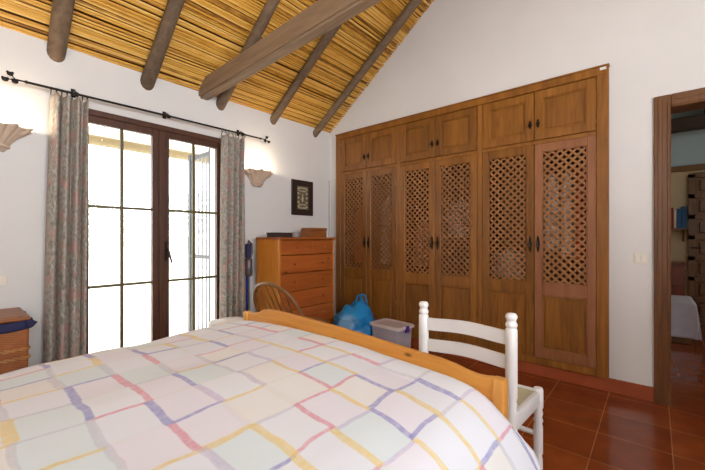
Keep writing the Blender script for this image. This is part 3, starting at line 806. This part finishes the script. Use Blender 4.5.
B().box((2.60, 2.83, 1.157), (2.84, 2.98, 1.228), .003).build('body', 'box_wood', o); B().box((2.595, 2.825, 1.230), (2.845, 2.985, 1.262), .004).build('lid', 'box_wood', o)

# ------------------------------------------------------------------ stick vacuum
vx, vy = 2.012, 3.125
vc = thing('stick_vacuum', 'slim blue and grey stick vacuum cleaner standing between right curtain and chest', 'vacuum cleaner', (vx, vy, 0))
b = B(); b.tube([(vx-.012, vy, .12), (vx-.012, vy-.0, .80)], .011, 10); b.build('tube', 'vac_blue', vc, smooth=True)
b = B(); b.tube([(vx+.014, vy, .10), (vx+.014, vy, .80)], .010, 10); b.build('hose', 'vac_silver', vc, smooth=True)
b = B(); b.lathe([(.02, 0), (.036, .01), (.040, .03), (.040, .17), (.034, .18), (.02, .19)], (vx, vy-.01, .76), 16); b.build('dust_bin', 'vac_grey', vc, smooth=True)
b = B(); b.lathe([(.02, 0), (.030, .01), (.031, .12), (.028, .14), (.0, .142)], (vx-.004, vy-.01, .95), 14); b.build('motor', 'navy', vc, smooth=True)
b = B(); b.tube([(vx+.02, vy, .93), (vx+.045, vy, 1.0), (vx+.04, vy, 1.09), (vx+.012, vy, 1.12), (vx-.005, vy, 1.07)], .012, 8); b.build('grip', 'vac_grey', vc, smooth=True)
b = B(); b.box((vx-.06, vy-.11, 0), (vx+.05, vy+.03, .05), .012, 2); b.tube([(vx, vy-.03, .04), (vx, vy, .13)], .018, 8); b.build('floor_head', 'vac_grey', vc, smooth=True)

# ------------------------------------------------------------------ windsor chair
wc = thing('windsor_chair', 'brown wooden hoop-back chair with spindles in front of the chest', 'chair', (1.82, 2.2, 0))
A_, B_ = Vector((1.715, 2.43, .45)), Vector((1.795, 2.00, .45)); C_ = (A_+B_)/2; side = (A_-B_).normalized(); fw = Vector((-side.y, side.x, 0)); fw = fw if fw.x > 0 else -fw
def hoop(a): # a 0..pi from near to far
    w = .225*math.cos(a); hgt = .36*math.sin(a)**.55
    return C_-side*w*1+Vector((0, 0, hgt))-fw*(.19*hgt/.36)
b = B(); b.tube([hoop(PI*k/24) for k in range(25)], .0145, 10, flat=1.0); b.build('hoop', 'windsor', wc, smooth=True)
for k in range(6):
    s_ = -.145+.058*k; a = math.acos(max(-1, min(1, s_/.225*1.0))); top = hoop(a)
    base = C_-side*s_*.75+fw*.02-Vector((0, 0, .01)); mid = (base+top)/2
    B().tube([base, base+(top-base)*.3, mid, top], [.006, .009, .007, .005], 8).build('spindle', 'windsor', wc, smooth=True)
b = B(); pts = []
sc_ = C_+fw*.18
def seatpt(q, z):
    rx, ry = .215, .225; c, s_ = math.cos(q), math.sin(q)
    e = lambda t_: math.copysign(abs(t_)**.75, t_)
    return sc_+fw*rx*e(c)+side*ry*e(s_)*(1+.06*c)+Vector((0, 0, z))
t = bmesh.new(); rings = []
for z, k in ((-.035, .9), (-.02, 1), (-.004, 1), (0, .96), (-.006, .6), (-.010, .01)):
    rings.append([t.verts.new(sc_+(seatpt(2*PI*j/32, 0)-sc_)*k+Vector((0, 0, z))) for j in range(32)])
for i in range(5):
    for j in range(32): t.faces.new((rings[i][j], rings[i][(j+1) % 32], rings[i+1][(j+1) % 32], rings[i+1][j]))
t.faces.new(rings[0][::-1]); bmesh.ops.recalc_face_normals(t, faces=t.faces[:]); b._add(t); b.build('seat', 'windsor', wc, smooth=True)
fts = []
for sf in (-1, 1):
    for ss in (-1, 1):
        tp = sc_+fw*.13*sf+side*.14*ss-Vector((0, 0, .03)); ft = sc_+fw*.18*sf+side*.19*ss; ft.z = 0; fts.append((tp, ft))
        prof = [0, .12, .3, .34, .5, .7, .74, 1]; rr_ = [.014, .016, .021, .014, .019, .02, .013, .011]
        B().tube([tp+(ft-tp)*q for q in prof], rr_, 10).build('leg', 'windsor', wc, smooth=True)
for i, j in ((0, 2), (1, 3)):
    p, q = [fts[k][0]+(fts[k][1]-fts[k][0])*.6 for k in (i, j)]; B().tube([p, (p+q)/2, q], [.009, .014, .009], 8).build('stretcher', 'windsor', wc, smooth=True)
p = [fts[k][0]+(fts[k][1]-fts[k][0])*.6 for k in range(4)]; B().tube([(p[0]+p[2])/2, (p[1]+p[3])/2], .011, 8).build('stretcher', 'windsor', wc, smooth=True)

# ------------------------------------------------------------------ small white basket by the window
bk = thing('white_basket', 'small round white woven basket with a cloth cover below the right curtain', 'basket', (1.645, 2.87, 0))
B().lathe([(.10, 0), (.105, .01), (.13, .2), (.14, .38), (.145, .40), (.135, .41)], (1.645, 2.87, 0), 28).build('body', 'basket_white', bk, smooth=True)
b = B()
def cov(u, v):
    a = 2*PI*u; r = .155*min(1, v*1.35); e = max(0, v-.74)/.26
    z = .41+.014*(1-v)+.006*math.sin(a*3+v*9) - e*(.05+.015*math.sin(a*9))
    return (1.645+math.cos(a)*(r+.006*math.sin(a*9)*e), 2.87+math.sin(a)*(r+.006*math.sin(a*9)*e), z)
b.grid(cov, 72, 14).build('cover', plain('white_lace', srgb(240, 236, 230), .9, .08, 60), bk, smooth='all', solid=.004)

# ------------------------------------------------------------------ wicker hamper
hp = thing('wicker_hamper', 'brown wicker hamper with wooden lid and navy lining beside the left curtain', 'hamper', (.06, 2.9, 0))
hx0, hx1, hy0, hy1, hz = -.28, .318, 2.72, 3.12, .635
b = B()
def hb(u, v):
    P = 4; q = u*4; k = int(q) % 4; f = q-int(q)
    cs = [(hx0, hy0), (hx1, hy0), (hx1, hy1), (hx0, hy1), (hx0, hy0)]
    ins = .02*(1-v)
    x = cs[k][0]+(cs[k+1][0]-cs[k][0])*f; y = cs[k][1]+(cs[k+1][1]-cs[k][1])*f
    cx_, cy_ = (hx0+hx1)/2, (hy0+hy1)/2
    x = cx_+(x-cx_)*(1-ins*2); y = cy_+(y-cy_)*(1-ins*2)
    w = .003*math.sin(u*4*60)
    return (x, y+w, .0+hz*v)
b.grid(hb, 160, 40); b.box((hx0+.03, hy0+.03, .01), (hx1-.03, hy1-.03, .03)); b.build('body', 'wicker', hp, smooth='all', solid=.008)
for z in (.12, .47, .52):
    b = B()
    for ph in (0, PI):
        pts = [(hx0-.004+(hx1-hx0+.008)*k/60, hy0-.003+.004*math.cos(k*.9+ph), z+.006*math.sin(k*.9+ph)) for k in range(61)]; b.tube(pts, .0045, 5)
        pts = [(hx1+.003+.004*math.cos(k*.9+ph), hy0+(hy1-hy0)*k/40, z+.006*math.sin(k*.9+ph)) for k in range(41)]; b.tube(pts, .0045, 5)
    b.build('braid', 'wicker_light', hp, smooth=True)
b = B(); b.box((hx0-.01, hy0-.015, .682), (hx1+.008, hy1+.01, .702), .006, 2); b.box((hx0+.02, hy0+.015, .702), (hx1-.02, hy1-.02, .706), .004); b.build('lid', 'box_wood', hp)
b = B()
def ln_(u, v):
    q = u*3; cs = [(hx0, hy0), (hx1, hy0), (hx1, hy1), (hx0, hy1)]; k = min(2, int(q)); f = q-k
    x = cs[k][0]+(cs[k+1][0]-cs[k][0])*f; y = cs[k][1]+(cs[k+1][1]-cs[k][1])*f
    o_ = .014+.006*math.sin(v*PI)+.004*math.sin(u*70)
    cx_, cy_ = (hx0+hx1)/2, (hy0+hy1)/2
    return (x+(o_ if x > cx_ else -o_), y+(o_ if y > cy_ else -o_), .682-.050*v-.006*math.sin(u*31))
b.grid(ln_, 150, 6)
b.tube([(hx1-.01, hy0-.02, .665), (hx1+.01, hy0-.025, .672), (hx1+.028, hy0-.025, .668), (hx1+.01, hy0-.025, .655), (hx1-.01, hy0-.02, .655)], [.012, .014, .008, .012, .012], 8)
b.build('lining', 'navy', hp, smooth='all', solid=.004)

# ------------------------------------------------------------------ bed and duvet
bx0, bx1, by0, by1 = -.86, 1.185, .375, 1.88
bd = thing('double_bed', 'yellow pine double bed with a curved footboard', 'bed', (.16, 1.13, 0))
prof = [(.405, .688), (.43, .683), (.46, .681), (.50, .686), (.545, .697), (.60, .705), (.66, .709), (.78, .715), (.95, .727), (1.12, .737), (1.30, .743), (1.45, .747), (1.58, .750), (1.66, .748), (1.70, .738), (1.74, .720), (1.79, .706), (1.845, .702)]
b = B(); b.prism([(.405, .20)]+prof[::1]+[(1.845, .20)], 0, bx1, bx1+.028, .004)
b.build('footboard', 'pine', bd)
for y in (.368, 1.845):
    b = B().box((bx1-.008, y, 0), (bx1+.036, y+.042, .688 if y < 1 else .708), .008, 2); b.build('post', 'pine_z', bd)
for y in (.368, 1.845): B().box((bx0-.01, y, 0), (bx0+.04, y+.042, .95), .008, 2).build('post', 'pine_z', bd)
B().prism([(.405, .3), (.405, .9), (.6, .96), (1.12, 1.02), (1.65, .96), (1.845, .9), (1.845, .3)], 0, bx0, bx0+.028, .004).build('headboard', 'pine', bd)
for y in (.385, 1.845): B().box((bx0+.03, y, .25), (bx1, y+.024, .39), .004).build('side_rail', 'pine', bd)
B().box((bx0+.04, by0+.035, .36), (bx1-.015, by1-.045, .56), .05, 4).build('mattress', 'mattress', bd, smooth=True)
cs = [(.205, .22), (.225, .34), (.25, .43), (.285, .505), (.33, .565), (.375, .612), (.43, .650), (.54, .680), (.75, .697), (1.0, .706), (1.33, .708), (1.58, .698), (1.75, .682), (1.83, .655), (1.90, .60), (1.94, .52), (1.965, .40), (1.975, .24)]
acc = [0]
for i in range(1, len(cs)): acc.append(acc[-1]+math.hypot(cs[i][0]-cs[i-1][0], cs[i][1]-cs[i-1][1]))
TOT = acc[-1]; a0 = acc[9]  # arc length where y = 1.0
def catmull(s_):
    i = max(0, min(len(cs)-2, next((k for k in range(len(cs)-1) if acc[k+1] >= s_), len(cs)-2)))
    t = (s_-acc[i])/(acc[i+1]-acc[i]); P = [cs[max(0, i-1)], cs[i], cs[i+1], cs[min(len(cs)-1, i+2)]]
    return [.5*((2*P[1][k])+(-P[0][k]+P[2][k])*t+(2*P[0][k]-5*P[1][k]+4*P[2][k]-P[3][k])*t*t+(-P[0][k]+3*P[1][k]-3*P[2][k]+P[3][k])*t**3) for k in (0, 1)]
from mathutils import noise
NU, NV = 170, 170
xh, xt = -.55, 1.178
def duv(u, v):
    s_ = TOT*v; y, z = catmull(s_)
    xx = xh+(xt-xh)*u
    # foot end rolls over and tucks behind the footboard
    e = (xt-xx)
    if .4 < y < 1.88: top = 1
    else: top = 0
    d = 0
    if e < .11: d = .11-math.sqrt(max(0, .11**2-(.11-e)**2))
    z2 = z-d*(.55 if z > .5 else 0.0)*min(1, max(0, (z-.5)/.12))
    dec = 1-d*1.2 if not top else 1
    n = noise.noise(Vector((xx*2.2, s_*2.2, 0)))*.020+noise.noise(Vector((xx*6, s_*3.5, 4)))*.008+noise.noise(Vector((xx*3, s_*14, 9)))*.003
    n += .010*math.sin(xx*9+2*math.sin(s_*3))*max(0, .55-z)*2
    side = -1 if y < 1 else 1
    k = min(1, max(0, (.66-z)/.2))
    y -= .085*min(1, max(0, (.85-xx)/.75))*max(0, (y-1)/.9)
    n *= .8 if xx < 1.0 else .4
    return (xx-(.02*k if e < .05 else 0), y+side*n*k*1.2, z2+n*(1-k)*(1 if z > .5 else .2))
o = B().grid(duv, NU, NV, lambda u, v: (xh+(xt-xh)*u, 1.0+TOT*v-a0)).build('duvet', 'duvet', smooth='all', solid=.012)
tag(o, 'white duvet with a painted pastel check covering the pine bed', 'duvet')

# ------------------------------------------------------------------ white ladder-back chair
wcx, wcy = 1.65, .64
lc = thing('ladder_back_chair', 'white painted ladder-back chair with a rush seat at the foot of the bed', 'chair', (wcx, wcy, 0))
def rear_post(y):
    b = B(); R_ = .0225
    b.lathe([(.017, 0), (.0225, .02), (.0225, .30), (.019, .315), (.0235, .33), (.019, .345), (.0225, .36), (.0225, .46), (.0185, .475), (.0235, .488), (.0185, .50), (.0225, .515),
             (.0228, .70), (.0225, .785), (.0185, .792), (.0225, .799), (.0225, .808), (.0175, .815), (.0185, .825), (.0225, .832), (.0225, .840), (.017, .849), (0, .852)], (1.478, y, 0), 16)
    return b
for y in (.435, .828): rear_post(y).build('leg', 'white_paint', lc, smooth=True, angle=50)
for y in (.415, .862):
    B().lathe([(.014, 0), (.019, .03), (.019, .12), (.015, .135), (.020, .15), (.020, .27), (.016, .285), (.021, .30), (.016, .315), (.0205, .335), (.0165, .35), (.022, .365), (.022, .440), (.018, .450), (0, .452)], (1.815, y, 0), 16).build('leg', 'white_paint', lc, smooth=True, angle=50)
def slat(z0, z1):
    n = 24; top = []; bot = []
    for k in range(n+1):
        t = k/n; y = .445+(.818-.445)*t
        w = .5-.5*math.cos(2*PI*t)
        top.append((y, z1+.008*w)); bot.append((y, z0+.008*w))
    b = B()
    t_ = bmesh.new(); V = []
    for k in range(n+1):
        t = k/n; bow = .012*math.sin(PI*t)
        V.append([t_.verts.new((1.478+bow+dx, p[0], p[1])) for dx, p in ((-.007, bot[k]), (-.007, top[k]), (.007, top[k]), (.007, bot[k]))])
    for k in range(n):
        for j in range(4): t_.faces.new((V[k][j], V[k][(j+1) % 4], V[k+1][(j+1) % 4], V[k+1][j]))
    t_.faces.new(V[0]); t_.faces.new(V[-1][::-1]); bmesh.ops.recalc_face_normals(t_, faces=t_.faces[:]); b._add(t_)
    return b
slat(.722, .777).build('slat', 'white_paint', lc, smooth=True, angle=50); slat(.625, .679).build('slat', 'white_paint', lc, smooth=True, angle=50)
b = B()
for p, q in (((1.478, .435), (1.815, .415)), ((1.478, .828), (1.815, .862))):
    b.prism([(p[0], p[1]-.012), (q[0], q[1]-.012), (q[0], q[1]+.012), (p[0], p[1]+.012)], 2, .375, .440, .004)
b.box((1.467, .44, .38), (1.489, .82, .430), .004); b.box((1.803, .42, .375), (1.827, .86, .440), .004)
b.build('seat_frame', 'white_paint', lc, smooth=True)
t = bmesh.new(); b = B()
def seatz(u, v): # four triangular rush quarters dipping to the centre
    c = max(abs(u-.5), abs(v-.5))*2; return .430-.010*(1-c)+.0015*math.sin(c*60)
b.grid(lambda u, v: (1.49+.31*u, .447-.018*u+(.369+.060*u)*v, seatz(u, v)), 36, 36)
b.build('seat', 'rush', lc, smooth='all', solid=.012)
for z in (.10, ):
    for p, q in (((1.478, .435), (1.815, .415)), ((1.478, .828), (1.815, .862))): B().tube([(p[0], p[1], z), (q[0], q[1], z)], .012, 8).build('stretcher', 'white_paint', lc, smooth=True)
B().tube([(1.815, .415, .235), (1.815, .862, .235)], .012, 8).build('stretcher', 'white_paint', lc, smooth=True)
B().tube([(1.478, .435, .20), (1.478, .828, .20)], .010, 8).build('stretcher', 'white_paint', lc, smooth=True)

# ------------------------------------------------------------------ blue bag and storage box
bg = thing('plastic_bag', 'crumpled bright blue plastic bag on the floor beside the chest', 'bag', (2.89, 2.46, 0))
bxc, byc = 2.89, 2.46
def bagf(u, v):
    a = 2*PI*u; z = v
    if z < .08: r = .19+.03*(z/.08)
    elif z < .72: r = .225+.008*math.sin((z-.08)*6)-.03*(z-.08)
    else: r = .205-.125*((z-.72)/.28)**.9
    H = .445
    sx = 1.0; sy = 1.0
    nn = noise.noise(Vector((math.cos(a)*1.6, math.sin(a)*1.6, z*3)))*.045+noise.noise(Vector((math.cos(a)*4, math.sin(a)*4, z*7)))*.018
    k = 1 if z < .95 else .7
    r = max(.01, r+nn*k*min(1, z*6))
    zz = H*z+(.02*math.sin(a*3)+.03*math.cos(a+1))*z*z
    return (bxc+r*math.cos(a)*1.0, byc+r*math.sin(a)*.98, max(.002, zz))
B().grid(bagf, 56, 26).build('body', 'blue_plastic', bg, smooth=True, angle=28, solid=.002)
b = B()
def crown(u, v):  # gathered opening inside
    a = 2*PI*u; r = .075*(1-v)+.008; return (bxc+r*math.cos(a)*.9+.004*math.sin(a*7), byc+r*math.sin(a)*.98, .44-.05*v+(.02*math.sin(a*3)+.03*math.cos(a+1))*(1-v))
b.grid(crown, 40, 6)
b.build('opening', 'blue_plastic', bg, smooth='all', solid=.002)
for sx, lean in ((-.035, 0), (.03, .02)):
    pts = [(bxc+.055+sx, byc-.055+.045*math.cos(PI*k/10), .425+.12*math.sin(PI*k/10)+.01*math.sin(k)) for k in range(11)]
    B().tube(pts, [.014-.004*math.sin(PI*k/10) for k in range(11)], 8, flat=.35).build('carry_handle', 'blue_plastic', bg, smooth='all')

sb = thing('storage_box', 'cloudy clear plastic storage box with purple clips between bag and white chair', 'storage box', (2.97, 2.03, 0))
rot = Matrix.Translation((2.97, 2.03, 0)) @ Matrix.Rotation(math.radians(-5), 4, 'Z')
def ringbox(b, levels, rnd=.035, caps=(True, False)):
    t = bmesh.new(); R = []
    for hx, hy, z in levels:
        ring = []
        for cx_, cy_, a0_ in ((1, 1, 0), (-1, 1, 90), (-1, -1, 180), (1, -1, 270)):
            for k in range(5):
                a = math.radians(a0_+k*22.5); ring.append(t.verts.new((cx_*(hx-rnd)+rnd*math.cos(a), cy_*(hy-rnd)+rnd*math.sin(a), z)))
        R.append(ring)
    for i in range(len(R)-1):
        for j in range(20): t.faces.new((R[i][j], R[i][(j+1) % 20], R[i+1][(j+1) % 20], R[i+1][j]))
    if caps[0]: t.faces.new(R[0][::-1])
    if caps[1]: t.faces.new(R[-1])
    b._add(t, rot)
b = B(); ringbox(b, [(.112, .165, .002), (.125, .178, .25), (.13, .186, .252), (.13, .186, .262)]); b.build('tub', 'clear_plastic', sb, smooth=True, solid=.003)
b = B(); ringbox(b, [(.138, .196, .258), (.140, .198, .275), (.132, .190, .287), (.108, .166, .287), (.104, .162, .280)], caps=(False, True)); b.build('lid', 'lid_plastic', sb, smooth=True)
for sg in (-1, 1):
    b = B(); b.box((-.03, sg*.196-.008, .225), (.03, sg*.196+.010, .268), .005, 2, mat=rot); b.box((-.022, sg*.200-.008, .262), (.022, sg*.200+.006, .292), .004, 2, mat=rot); b.build('clip', 'purple', sb)
b = B(); b.box((-.09, -.13, .01), (.08, .13, .12), .02, 2, mat=rot)
o = b.build('folded_cloth', plain('dull_lilac_cloth', srgb(176, 160, 178), .9, .15, 12)); tag(o, 'folded lilac cloth inside the cloudy storage box', 'cloth')

# ------------------------------------------------------------------ room seen through the right doorway
HX = 6.62
struct('wall_hall_east', B().box((HX, -3.1, 0), (HX+.1, 1.3, 2.09)).box((HX, -3.1, 2.09), (HX+.1, 1.3, 2.13)), 'hall_cream')
struct('wall_hall_upper', B().box((HX+.01, -3.1, 2.13), (HX+.1, 1.3, 4.2)), 'hall_blue')
struct('wall_hall_north', B().box((X0+.75, 1.2, 0), (HX, 1.3, 4.2)), 'hall_cream')
struct('wall_hall_south', B().box((X0+.15, -3.2, 0), (HX, -3.1, 4.2)), 'hall_cream')
struct('wall_hall_west', B().box((X0+.15, .2, 0), (X0+.75, .25, 4.2)).box((X0+.7, .25, 0), (X0+.75, 1.2, 4.2)).box((X0+.15, -3.1, 0), (X0+.2, SY-.1, 4.2)), 'plaster')
b = B(); b.prism([(X0+.1, 4.2), (HX+.1, 2.95), (HX+.1, 3.05), (X0+.1, 4.3)], 1, -3.2, 1.3)
struct('ceiling_hall', b, 'hall_blue')
o = B().box((HX-.05, -3.1, 2.06), (HX+.0, 1.2, 2.135), .006).build('wall_plate', 'hallbeam2'); tag(o, 'thin brown timber across the far hall wall above the carved door', 'beam')
o = B().box((HX-.13, -3.1, 2.60), (HX+.0, 1.2, 2.78), .01).build('ceiling_beam', 'hallbeam'); tag(o, 'dark beam under the hall ceiling, highest in the doorway', 'beam')
o = B().prism([(HX-.1, 2.78), (HX-.1, 2.92), (X0+.2, 4.10), (X0+.2, 3.96)], 1, -.62, -.48, .01).build('ceiling_beam', 'hallbeam'); tag(o, 'dark sloping hall beam at the top right corner of the doorway', 'beam')
# carved door
cdr = bpy.data.objects.new('door_2', None); cdr.location = (HX-.08, -.8, 0); COL.objects.link(cdr); cdr['kind'] = 'structure'
b = B(); dx = HX-.09; y0_, y1_ = -1.16, -.335
b.box((dx+.02, y0_, .02), (dx+.04, y1_, 2.0))
for y in (y0_, (y0_+y1_)/2-.03, y1_-.07): b.box((dx, y, .02), (dx+.04, y+.07, 2.0), .004)
for k in range(8): b.box((dx, y0_, .02+k*.276), (dx+.04, y1_, .085+k*.276), .004)
for k in range(7):
    for a, c in ((y0_+.07, (y0_+y1_)/2-.03), ((y0_+y1_)/2+.04, y1_-.07)):
        b.box((dx+.004, a+.035, .115+k*.276), (dx+.03, c-.035, .266+k*.276), .015, 2)
b.build('carved_leaf', 'darkwood', cdr)
B().tube([(dx, y1_-.03, 1.02), (dx-.05, y1_-.03, 1.02), (dx-.05, y1_-.12, 1.02)], .009, 8).build('door_handle', 'black', cdr, smooth=True)
# shelf with folders
sh = thing('wall_shelf', 'small wooden shelf on the cream hall wall under the folders', 'shelf', (HX-.1, .1, 1.25))
B().box((HX-.22, -.325, 1.255), (HX, .5, 1.28), .003).build('board', 'darkwood', sh)
for y in (-.30, .45): B().prism([(HX, 1.255), (HX-.18, 1.255), (HX, 1.10)], 1, y, y+.02).build('bracket', 'darkwood', sh)
yb_ = -.315
for i, (w, h_, mt, lab) in enumerate(((.055, .29, 'books_blue', 'blue folder at the right end of the hall shelf'), (.045, .26, 'books_blue', 'second blue folder from the right on the hall shelf'), (.03, .25, 'books_cream', 'cream folder between blue and red ones on the hall shelf'), (.05, .28, 'books_red', 'red folder next to the cream one on the hall shelf'), (.045, .30, 'books_red', 'red folder furthest left in view on the hall shelf'))):
    o = B().box((HX-.20, yb_, 1.28), (HX-.03, yb_+w-.003, 1.28+h_), .004, 2).build('ring_binder', mt); tag(o, lab, 'folder', 'folders on the hall shelf'); yb_ += w
# desk / cabinet and bed
dk = thing('desk', 'red brown wooden desk against the cream hall wall', 'desk', (HX-.35, .2, 0))
b = B().box((HX-.62, -.30, .80), (HX-.02, .8, .83), .005); b.build('desk_top', 'redbrown', dk)
B().box((HX-.60, -.28, 0), (HX-.02, .10, .80), .003).build('pedestal', 'redbrown', dk)
for k in range(3): B().box((HX-.615, -.265, .06+k*.245), (HX-.598, .085, .29+k*.245), .004).build('drawer', 'redbrown', dk)
B().box((HX-.06, .10, .2), (HX-.04, .78, .80)).build('back_panel', 'redbrown', dk); B().box((HX-.60, .76, 0), (HX-.02, .79, .80)).build('side_panel', 'redbrown', dk)
hb_ = thing('hall_bed', 'low bed under a white throw in the room beyond the doorway', 'bed', (5.6, .2, 0))
B().box((5.24, -.30, .0), (5.85, .95, .30), .01).build('base', 'darkwood', hb_)
B().box((5.22, -.31, .30), (5.87, .97, .42), .04, 3).build('mattress', 'mattress', hb_, smooth=True)
def thr(u, v):
    # u across x, v across y; falls on the -x side and the -y side
    s_ = u*1.02; x = 5.20+max(0, s_-.37); z = .445 if s_ > .37 else .445-(.37-s_)
    t_ = v*1.5; y = -.33+max(0, t_-.36); dz = 0 if t_ > .36 else (.36-t_)
    z = min(z, .445-dz)
    if s_ < .37: x -= .012*math.sin(t_*26)*(.37-s_)*2+.03*(.37-s_)
    if t_ < .36: y -= .10*dz*1.1
    r = noise.noise(Vector((x*4, y*4, z*3)))*.01
    return (x+r, y+r, max(.035, z+r))
B().grid(thr, 50, 60).build('throw', 'throw', hb_, smooth='all', solid=.006)
